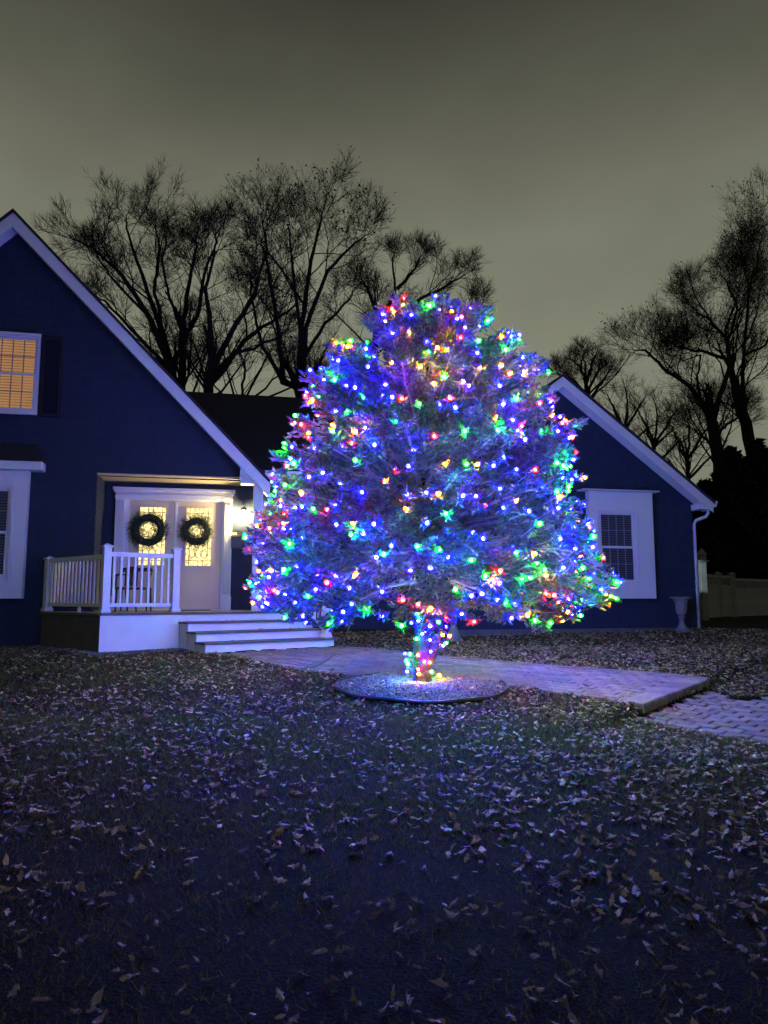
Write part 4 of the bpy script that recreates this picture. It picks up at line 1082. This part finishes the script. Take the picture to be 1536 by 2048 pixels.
def light_string(label, spots, parent_loc):
    root = thing('light_string', label, 'string lights', parent_loc, 0, 'strings of coloured lights on the spruce')
    pts = []; off_ = random.randrange(9)
    for i, (p, nrm) in enumerate(spots):
        hn = SEQ[(i + off_) % 9] if random.random() < .7 else random.choice(['blue', 'blue', 'green', 'amber', 'blue', 'red', 'green'])
        ax = (Vector(nrm) + Vector((random.gauss(0, .5), random.gauss(0, .5), random.gauss(-.1, .6)))).normalized()
        o = link('bulb', bulb_me[hn], root, p, ax.to_track_quat('Z', 'Y').to_euler()); sc = random.uniform(.95, 1.2); o.scale = (sc, sc, sc)
        b = Vector(p) - ax * .02
        if pts:
            a = pts[-1]; ln = (b - a).length
            if ln > .55:
                if len(pts) > 1: MB().tube(pts, .0042, 4).build('wire', M['wire'], root)
                pts = []
            else:
                inw = Vector((-(a.x + b.x), -(a.y + b.y), 0)).normalized() * .02
                pts.append(a.lerp(b, .33) + Vector((random.gauss(0, .01), random.gauss(0, .01), -.08 * ln)) + inw); pts.append(a.lerp(b, .67) + Vector((random.gauss(0, .01), random.gauss(0, .01), -.08 * ln)) + inw)
        pts.append(b)
    if len(pts) > 1: MB().tube(pts, .0042, 4).build('wire', M['wire'], root)
N_S, PER = 10, 62
bands = ['rounded top of the spruce', 'upper shoulders of the spruce just under its top', 'upper third of the spruce', 'spruce crown just above its middle', 'middle of the spruce crown',
         'spruce crown just below its middle', 'lower third of the spruce crown', 'widest part of the spruce crown', 'low drooping branches of the spruce', 'bottom hem of the spruce crown']
hh = np.linspace(4.78, .84, 4000); wgt = (PRF(hh) + .22) * (1 + .75 * (hh < 1.35)); cum = np.cumsum(wgt); cum /= cum[-1]
taken = np.zeros(len(OT), bool); tot = N_S * PER; k = 0; ang_ = 0.3
loc0 = (TX, TY, TG); tO, tD, tL, tW = [], [], [], []
for si in range(N_S):
    spots = []
    for j in range(PER):
        h = float(np.interp((k + .5) / tot, cum, hh)) + random.gauss(0, .10); h = min(max(h, .8), 4.80); r_ = float(PRF(h))
        fr = .5 + .5 * math.cos(ang_ + math.pi / 2)           # the string loops closer on the side facing the lawn
        ang_ += (.32 - .13 * fr) / max(r_, .22) * random.uniform(.65, 1.35); k += 1
        t = np.array([float(axis_x(h)) + r_ * math.cos(ang_), r_ * math.sin(ang_), h])
        dd = ((OT - t) ** 2).sum(1) + taken * .5; i = int(dd.argmin()); taken[((OT - OT[i]) ** 2).sum(1) < .014] = True
        near = dd[i] < .022; q = OT[i] if near else t - np.array([math.cos(ang_), math.sin(ang_), 0]) * r_ * random.uniform(.03, .14); nrm = np.array([q[0] - float(axis_x(q[2])), q[1], .35]); nrm /= np.linalg.norm(nrm)
        spots.append((Vector(q + nrm * random.choice([.014, .014, .0, -.02])), Vector(nrm)))
        # the twig end that carries this bulb: a short fan of shoots behind and beside it
        nv = Vector(nrm); root_ = Vector(q) - nv * random.uniform(.10, .16) + Vector((random.gauss(0, .03), random.gauss(0, .03), random.gauss(-.01, .03)))
        tW.append((root_ - nv * .12, Vector(q) - nv * .02, .004))
        for z in range(random.randint(9, 16)):
            c0 = root_.lerp(Vector(q), random.uniform(.1, .95)) + Vector((random.gauss(0, .012), random.gauss(0, .012), random.gauss(0, .012)))
            e = (nv * random.uniform(.25, .9) + Vector((random.gauss(0, .6), random.gauss(0, .6), random.gauss(.05, .45)))).normalized()
            tO.append(tuple(c0)); tD.append(tuple(e)); tL.append(random.uniform(.055, .09))
    light_string('string of coloured lights round the ' + bands[si], spots, loc0)
spots = []
for j in range(36):
    h = .14 + .85 * j / 36 + random.gauss(0, .02); a = j * .85 + random.uniform(-.3, .3) if j % 5 < 2 else -1.57 + random.uniform(-1.5, 1.5)
    r_ = .185 if h < .35 else .22; cx_ = 0 if h < .3 else .10 * min(1, (h - .3) / .4)
    if h > .35 and j % 3 == 0: r_ = .25
    v = Vector((cx_ + r_ * math.cos(a), r_ * math.sin(a) - .01, h)); spots.append((v, Vector((math.cos(a), math.sin(a), .1))))
light_string('string of coloured lights wound round the spruce trunk', spots, loc0)

brs = MB()
SO, SD_, SL = np.concatenate([SO, np.array(tO)]), np.concatenate([SD_, np.array(tD)]), np.concatenate([SL, np.array(tL)])
for j, (p, q, r_) in enumerate(tW): brs.bar(p, q, r_ * 1.6, r_ * 1.6)
stuff(brs.build('bulb_twigs', M['stwig'], spruce))
needle_mesh('foliage', SO, SD_, SL, 11, .023, .0130, M['needle'], spruce, rng, .8)
ref = np.array([.31, .2, 1.0]); X = np.cross(SD_, ref); X /= np.linalg.norm(X, axis=1)[:, None]; Yv = np.cross(SD_, X); rg = []
for f, r_ in ((0, .006), (.35, .0160), (.8, .0145), (1.08, .004)):
    for a in (0, 1.571, 3.142, 4.712): rg.append(SO + SD_ * (SL * f)[:, None] + (X * math.cos(a) + Yv * math.sin(a)) * r_)
V = np.stack(rg, 1).reshape(-1, 3); q4 = np.array([[j * 4 + i, j * 4 + (i + 1) % 4, j * 4 + 4 + (i + 1) % 4, j * 4 + 4 + i] for j in range(3) for i in range(4)])
stuff(tri_mesh('shoots', V, (np.arange(len(SO))[:, None, None] * 16 + q4[None]).reshape(-1, 4), M['needle'], spruce))
print('sprigs', len(SO), 'twigs', len(TW))

# extension cord from the low branches to the porch
cp = [at(721, 1195, TY - .3), at(706, 1240, TY + .3)]
g_a = Vector((*ground(684, 1296).xy, 0)); cpts = [cp[0], cp[1]]
for px, py in ((694, 1280), (684, 1297), (660, 1318), (636, 1333), (600, 1342), (560, 1337)):
    q = ground(px, py); cpts.append(Vector((q.x, q.y, max(wz(q.x, q.y), g1(q.x, q.y)) + .012 + (.12 if py == 1280 else 0))))
o = MB().tube(cpts, .008, 6).build('extension_cord', M['cord'], None, True); tag(o, 'thin cord hanging from the spruce down across the walkway', 'cord')

# ------------------------------------------------------------------ gravel ring with edging
m = MB(); seg = 48; circ = [(ring_c.x + RING_R * math.cos(a), ring_c.y + RING_R * .96 * math.sin(a)) for a in np.linspace(0, 2 * math.pi, seg, endpoint=False)]
rz_ = lambda x, y: g1(x, y) + .03
pts = [Vector((x, y, rz_(x, y) + .012 + .008 * math.sin(i))) for i, (x, y) in enumerate(circ)]
m.tube(pts + [pts[0]], .021, 6)
low = [Vector((ring_c.x + (p.x - ring_c.x) * .992, ring_c.y + (p.y - ring_c.y) * .992, p.z)) for p in pts]
vs = [tuple(p) for p in low] + [(p.x, p.y, p.z - .12) for p in low]; m.add(vs, [(i, (i + 1) % seg, seg + (i + 1) % seg, seg + i) for i in range(seg)])
o = m.build('bed_edging', M['edging'], None); tag(o, 'black plastic edging ring round the gravel bed under the spruce', 'edging')
m = MB(); m.add([(x * .99 + ring_c.x * .01, y * .99 + ring_c.y * .01, rz_(x, y) - .006) for x, y in circ] + [(ring_c.x, ring_c.y, rz_(ring_c.x, ring_c.y) + .03)], [(i, (i + 1) % seg, seg) for i in range(seg)])
struct(m.build('gravel_bed', M['sand'], None))
def pebbles(name, xy, zf, s0, s1):
    n = len(xy); base = np.array([[1, 0, 0], [-1, 0, 0], [0, 1, 0], [0, -1, 0], [0, 0, .75], [0, 0, -.75]], float)
    s = rng.uniform(s0, s1, (n, 1, 1)); vv = base[None] * s * rng.uniform(.65, 1.2, (n, 6, 1)); a = rng.uniform(0, 6.28, n); t = rng.uniform(-.6, .6, n)
    ca, sa = np.cos(a)[:, None], np.sin(a)[:, None]; x, y, z = vv[..., 0], vv[..., 1], vv[..., 2]
    x, z = x * np.cos(t)[:, None] + z * np.sin(t)[:, None], z * np.cos(t)[:, None] - x * np.sin(t)[:, None]
    x, y = x * ca - y * sa, x * sa + y * ca
    V = np.stack([x + xy[:, :1], y + xy[:, 1:], z + zf[:, None] + s[:, :, 0] * .3], 2).reshape(-1, 3)
    f = np.array([[0, 2, 4], [2, 1, 4], [1, 3, 4], [3, 0, 4], [2, 0, 5], [1, 2, 5], [3, 1, 5], [0, 3, 5]])
    return stuff(tri_mesh(name, V, (np.arange(n)[:, None, None] * 6 + f[None]).reshape(-1, 3), M['gravel']))
n = 9000; a = rng.uniform(0, 6.28, n); r_ = RING_R * .975 * np.sqrt(rng.uniform(0, 1, n)); px_, py_ = ring_c.x + r_ * np.cos(a), ring_c.y + r_ * .96 * np.sin(a)
mound = .045 * (1 - (r_ / RING_R)) 
pebbles('gravel', np.stack([px_, py_], 1), gz(px_, py_) + .022 + mound + rng.uniform(0, .012, n), .010, .022)
n = 2600; t = rng.uniform(-.1, 1.0, n); w_ = np.abs(rng.normal(0, .16, n)); c0 = np.array(A)[None] + np.outer(t * 1.85, np.array(PD)) + np.outer(w_ + .02, np.array(PN))
pebbles('gravel_strip', c0, gz(c0[:, 0], c0[:, 1]) + .004, .010, .024)
n = 900; t = rng.uniform(0, 1, n); w_ = np.abs(rng.normal(0, .10, n)); c0 = np.array(A)[None] + np.outer(t, np.array(B - A)) - np.outer(w_, np.array([.68, .73]))
pebbles('gravel_strip', c0, gz(c0[:, 0], c0[:, 1]) + .004, .010, .024)

# ------------------------------------------------------------------ grass and fallen leaves
porch_foot = [tuple(A - PD * .02 + PN * .03), tuple(Cc + PN * .03), tuple(st_l), tuple(st_r), tuple(rgt), tuple(to_world(8, 1.0).xy), tuple(to_world(-9, 0).xy), tuple(B)]
house_line = lambda x, y: ((x - HO.x) * HN.x + (y - HO.y) * HN.y) < np.where(((x - HO.x) * HU.x + (y - HO.y) * HU.y) > wl_s, WD - .05, np.where(((x - HO.x) * HU.x + (y - HO.y) * HU.y) > ar_s, DD - .05, -.05))
wp_ = [tuple(p) for p in walk_poly]; dp_ = [tuple(p) for p in drive_poly]
def free_ground(x, y, hard=True):
    ok = house_line(x, y) & ~inside(porch_foot[:6] + porch_foot[7:], x, y)
    ok &= ((x - ring_c.x) ** 2 + ((y - ring_c.y) / .96) ** 2) > (RING_R + .01) ** 2
    if hard: ok &= ~inside(wp_, x, y) & ~inside(dp_, x, y)
    return ok
def frustum(n, y0, y1, pw=1.0):
    y = y0 + (y1 - y0) * rng.uniform(0, 1, n) ** pw; x = rng.uniform(-1, 1, n) * (y * .56 + .5); return x, y
def grass(n, y0, y1, hgt, wid, pw):
    x, y = frustum(n, y0, y1, pw); dens = .55 + .45 * np.sin(x * 2.3 + 1.2 * np.sin(y * 1.7)) * np.sin(y * 2.9 + x)
    k = free_ground(x, y) & (rng.uniform(0, 1, n) < dens + .25); x, y = x[k], y[k]; n = len(x); z = gz(x, y)
    a = rng.uniform(0, 6.28, n); h = hgt * rng.uniform(.4, 1.2, n); ln = rng.uniform(.4, 1.5, n) * h; b = a + rng.normal(0, 1.2, n)
    w = wid * rng.uniform(.7, 1.3, n)
    v0 = np.stack([x - np.cos(a) * w, y - np.sin(a) * w, z - .003], 1); v1 = np.stack([x + np.cos(a) * w, y + np.sin(a) * w, z - .003], 1); v2 = np.stack([x + np.cos(b) * ln, y + np.sin(b) * ln, z + h], 1)
    return np.stack([v0, v1, v2], 1).reshape(-1, 3)
V = np.concatenate([grass(24000, 2.2, 5.0, .034, .0020, .7), grass(90000, 4.2, 7.5, .034, .0028, .6), grass(150000, 6.0, 16.0, .036, .0042, .9)])  # thin near the camera, dense by the tree: stands in for light falling off
stuff(tri_mesh('grass', V, np.arange(len(V)).reshape(-1, 3), M['grass']))

def leaf_shape(rs, lobed):
    """curled dry leaf: a strip of quads along the rib with lobes, cupped and twisted"""
    n = 5 if not lobed else 7; cup = rs.uniform(-.8, 1.2); bend = rs.uniform(-.6, 1.3); tw = rs.uniform(-1.0, 1.0); vs = []
    for i in range(n):
        t = i / (n - 1); wd = .30 * math.sin(math.pi * min(max(t, .03), .985)) ** .8
        if lobed: wd *= (1.25 if i % 2 else .55)
        zc = bend * .5 * (t - .5) ** 2; y = (t - .5); tt = tw * (t - .5)
        for s in (-1, 0, 1):
            xx, zz = s * wd, abs(s) * cup * wd * .55
            vs.append((xx * math.cos(tt) - zz * math.sin(tt), y, zc + xx * math.sin(tt) + zz * math.cos(tt)))
    fs = []
    for i in range(n - 1):
        for s in (0, 1): a = i * 3 + s; fs.append((a, a + 1, a + 4, a + 3))
    v = np.array(vs) + rs.normal(0, .045, (len(vs), 3)) * np.array([.8, .5, 1.3]); v[:, 2] -= v[:, 2].min(); return v, np.array(fs)
shapes = [leaf_shape(rng, i % 3 != 0) for i in range(22)]
def drift(x, y):
    d = .34 + .10 * np.sin(1.1 * x + .6 * y) * np.sin(.9 * y - .4 * x + 1) + .16 * np.sin(3.1 * x + np.sin(2 * y)) * np.sin(2.7 * y + x) + .14 * np.sin(6.3 * x + 1.5 * np.sin(3 * y)) * np.sin(5.1 * y - 1.7 * x)
    d += .45 * sstep(-1.5, 3, x) * sstep(3.5, 5.5, y)
    d += .25 * sstep(5.5, 7, y)
    beh = sstep(9.5, 10.5, y) * sstep(-1.5, 0, x); d += .45 * beh * (1 - .8 * sstep(13, 14.5, y))
    d -= .34 * np.exp(-((x - .1) / 1.3) ** 2 - ((y - 6.7) / .8) ** 2)
    d -= .30 * sstep(-2.5, -5, x)
    d -= .22 * (1 - sstep(2.5, 5, y))
    return np.clip(d, .05, 1.3)
n = 60000; x, y = frustum(n, 3.4, 16.0, .85)
k = free_ground(x, y) & (rng.uniform(0, 1, n) < drift(x, y) * .60); lx, ly = x[k], y[k]
# a few on the paving and the gravel
n2 = 200; x2, y2 = frustum(n2, 7.5, 13, 1); k2 = free_ground(x2, y2, False) & inside(wp_, x2, y2); 
k3 = rng.uniform(0, 1, n2) < 2; x4, y4 = rng.uniform(2.4, 5, 700), rng.uniform(6.2, 9.4, 700); k4 = inside(dp_, x4, y4) & (rng.uniform(0, 1, 700) < np.exp(-np.abs((x4 - e0.x) * math.sin(ea) - (y4 - e0.y) * math.cos(ea)) * 3.0)); x4, y4 = x4[k4], y4[k4]
n = 80; a = rng.uniform(0, 6.28, n); r_ = RING_R * np.sqrt(rng.uniform(.2, 1, n)); x3, y3 = ring_c.x + r_ * np.cos(a), ring_c.y + r_ * np.sin(a)
lz_ = np.concatenate([gz(lx, ly) + .012, base_z(y2[k2]) + .014, gz(x3, y3) + .06, base_z(y4) - .09]); lx = np.concatenate([lx, x2[k2], x3, x4]); ly = np.concatenate([ly, y2[k2], y3, y4])
Vs, Fs, base_n = [], [], 0
sid = rng.integers(0, len(shapes), len(lx))
def rotm(n, tilt):
    a = rng.uniform(0, 6.28, n); b = rng.normal(0, tilt, n); c = rng.normal(0, tilt, n)
    ca, sa, cb, sb, cc, sc_ = np.cos(a), np.sin(a), np.cos(b), np.sin(b), np.cos(c), np.sin(c); Z = np.zeros(n); O1 = np.ones(n)
    rz = np.stack([np.stack([ca, -sa, Z], 1), np.stack([sa, ca, Z], 1), np.stack([Z, Z, O1], 1)], 1)
    rx = np.stack([np.stack([O1, Z, Z], 1), np.stack([Z, cb, -sb], 1), np.stack([Z, sb, cb], 1)], 1)
    ry = np.stack([np.stack([cc, Z, sc_], 1), np.stack([Z, O1, Z], 1), np.stack([-sc_, Z, cc], 1)], 1)
    return rz @ rx @ ry
for i, (sv, sf) in enumerate(shapes):
    kk = np.where(sid == i)[0]; n = len(kk); Rm = rotm(n, .33); s = rng.uniform(.03, .078, (n, 1, 1)) * np.array([1, 1, 1.0]); s = s * np.stack([rng.uniform(.5, 1, n), np.ones(n), np.ones(n)], 1)[:, None]
    v = np.einsum('nij,nvj->nvi', Rm, sv[None] * s) + np.stack([lx[kk], ly[kk], lz_[kk]], 1)[:, None]
    Vs.append(v.reshape(-1, 3)); Fs.append((np.arange(n)[:, None, None] * len(sv) + sf[None]).reshape(-1, 4) + base_n); base_n += n * len(sv)
stuff(tri_mesh('fallen_leaves', np.concatenate(Vs), np.concatenate(Fs), M['leaf']))
print('leaves', len(lx))
# the nearest leaves lie one by one
lm = []
for i, (sv, sf) in enumerate(shapes):
    me = bpy.data.meshes.new('dry_leaf'); me.from_pydata([tuple(p) for p in sv], [], [tuple(int(q) for q in f) for f in sf]); me.materials.append(M['leafn']); me.update(); lm.append(me)
cnt = 0; near_xy = []
while cnt < 290:
    y = 2.3 + 1.35 * random.random() ** .8; x = random.uniform(-1, 1) * (y * .53)
    if random.random() > .25 + .5 * float(sstep(-1.2, 1.2, x)) + .2 * (y - 2.3): continue
    if any((x - a) ** 2 + (y - b) ** 2 < .0012 for a, b in near_xy): continue
    near_xy.append((x, y))
    o = link('dry_leaf', random.choice(lm)); s = random.uniform(.03, .075); o.scale = (s * random.uniform(.35, .9), s, s * random.uniform(.8, 1.3))
    o.location = (x, y, g1(x, y) + .018); o.rotation_euler = (random.gauss(0, .32), random.gauss(0, .42), random.uniform(0, 6.28))
    tag(o, 'curled dry leaf lying on the dark grass of the foreground lawn', 'leaf', 'fallen leaves on the near lawn'); cnt += 1

# a few leaves blown onto the porch and its steps
spots = []
for i in range(16):
    t = random.uniform(.4, 3.6); k = i % 4
    p = A + PD * t - PN * random.uniform(.1, .9) if k == 0 else Cc + PD * random.uniform(.2, 2.3) + PN * ((k - .5) * .355 + random.uniform(-.08, .08))
    o = link('dry_leaf', random.choice(lm)); sc = random.uniform(.05, .085); o.scale = (sc * .8, sc, sc); o.location = (p.x, p.y, DECK - k * RISE + .006); o.rotation_euler = (0, 0, random.uniform(0, 6.28))
    tag(o, 'dry leaf blown onto the deck of the white porch' if k == 0 else 'dry leaf lying on a grey tread of the porch steps', 'leaf', 'leaves on the porch deck' if k == 0 else 'leaves on the porch steps')
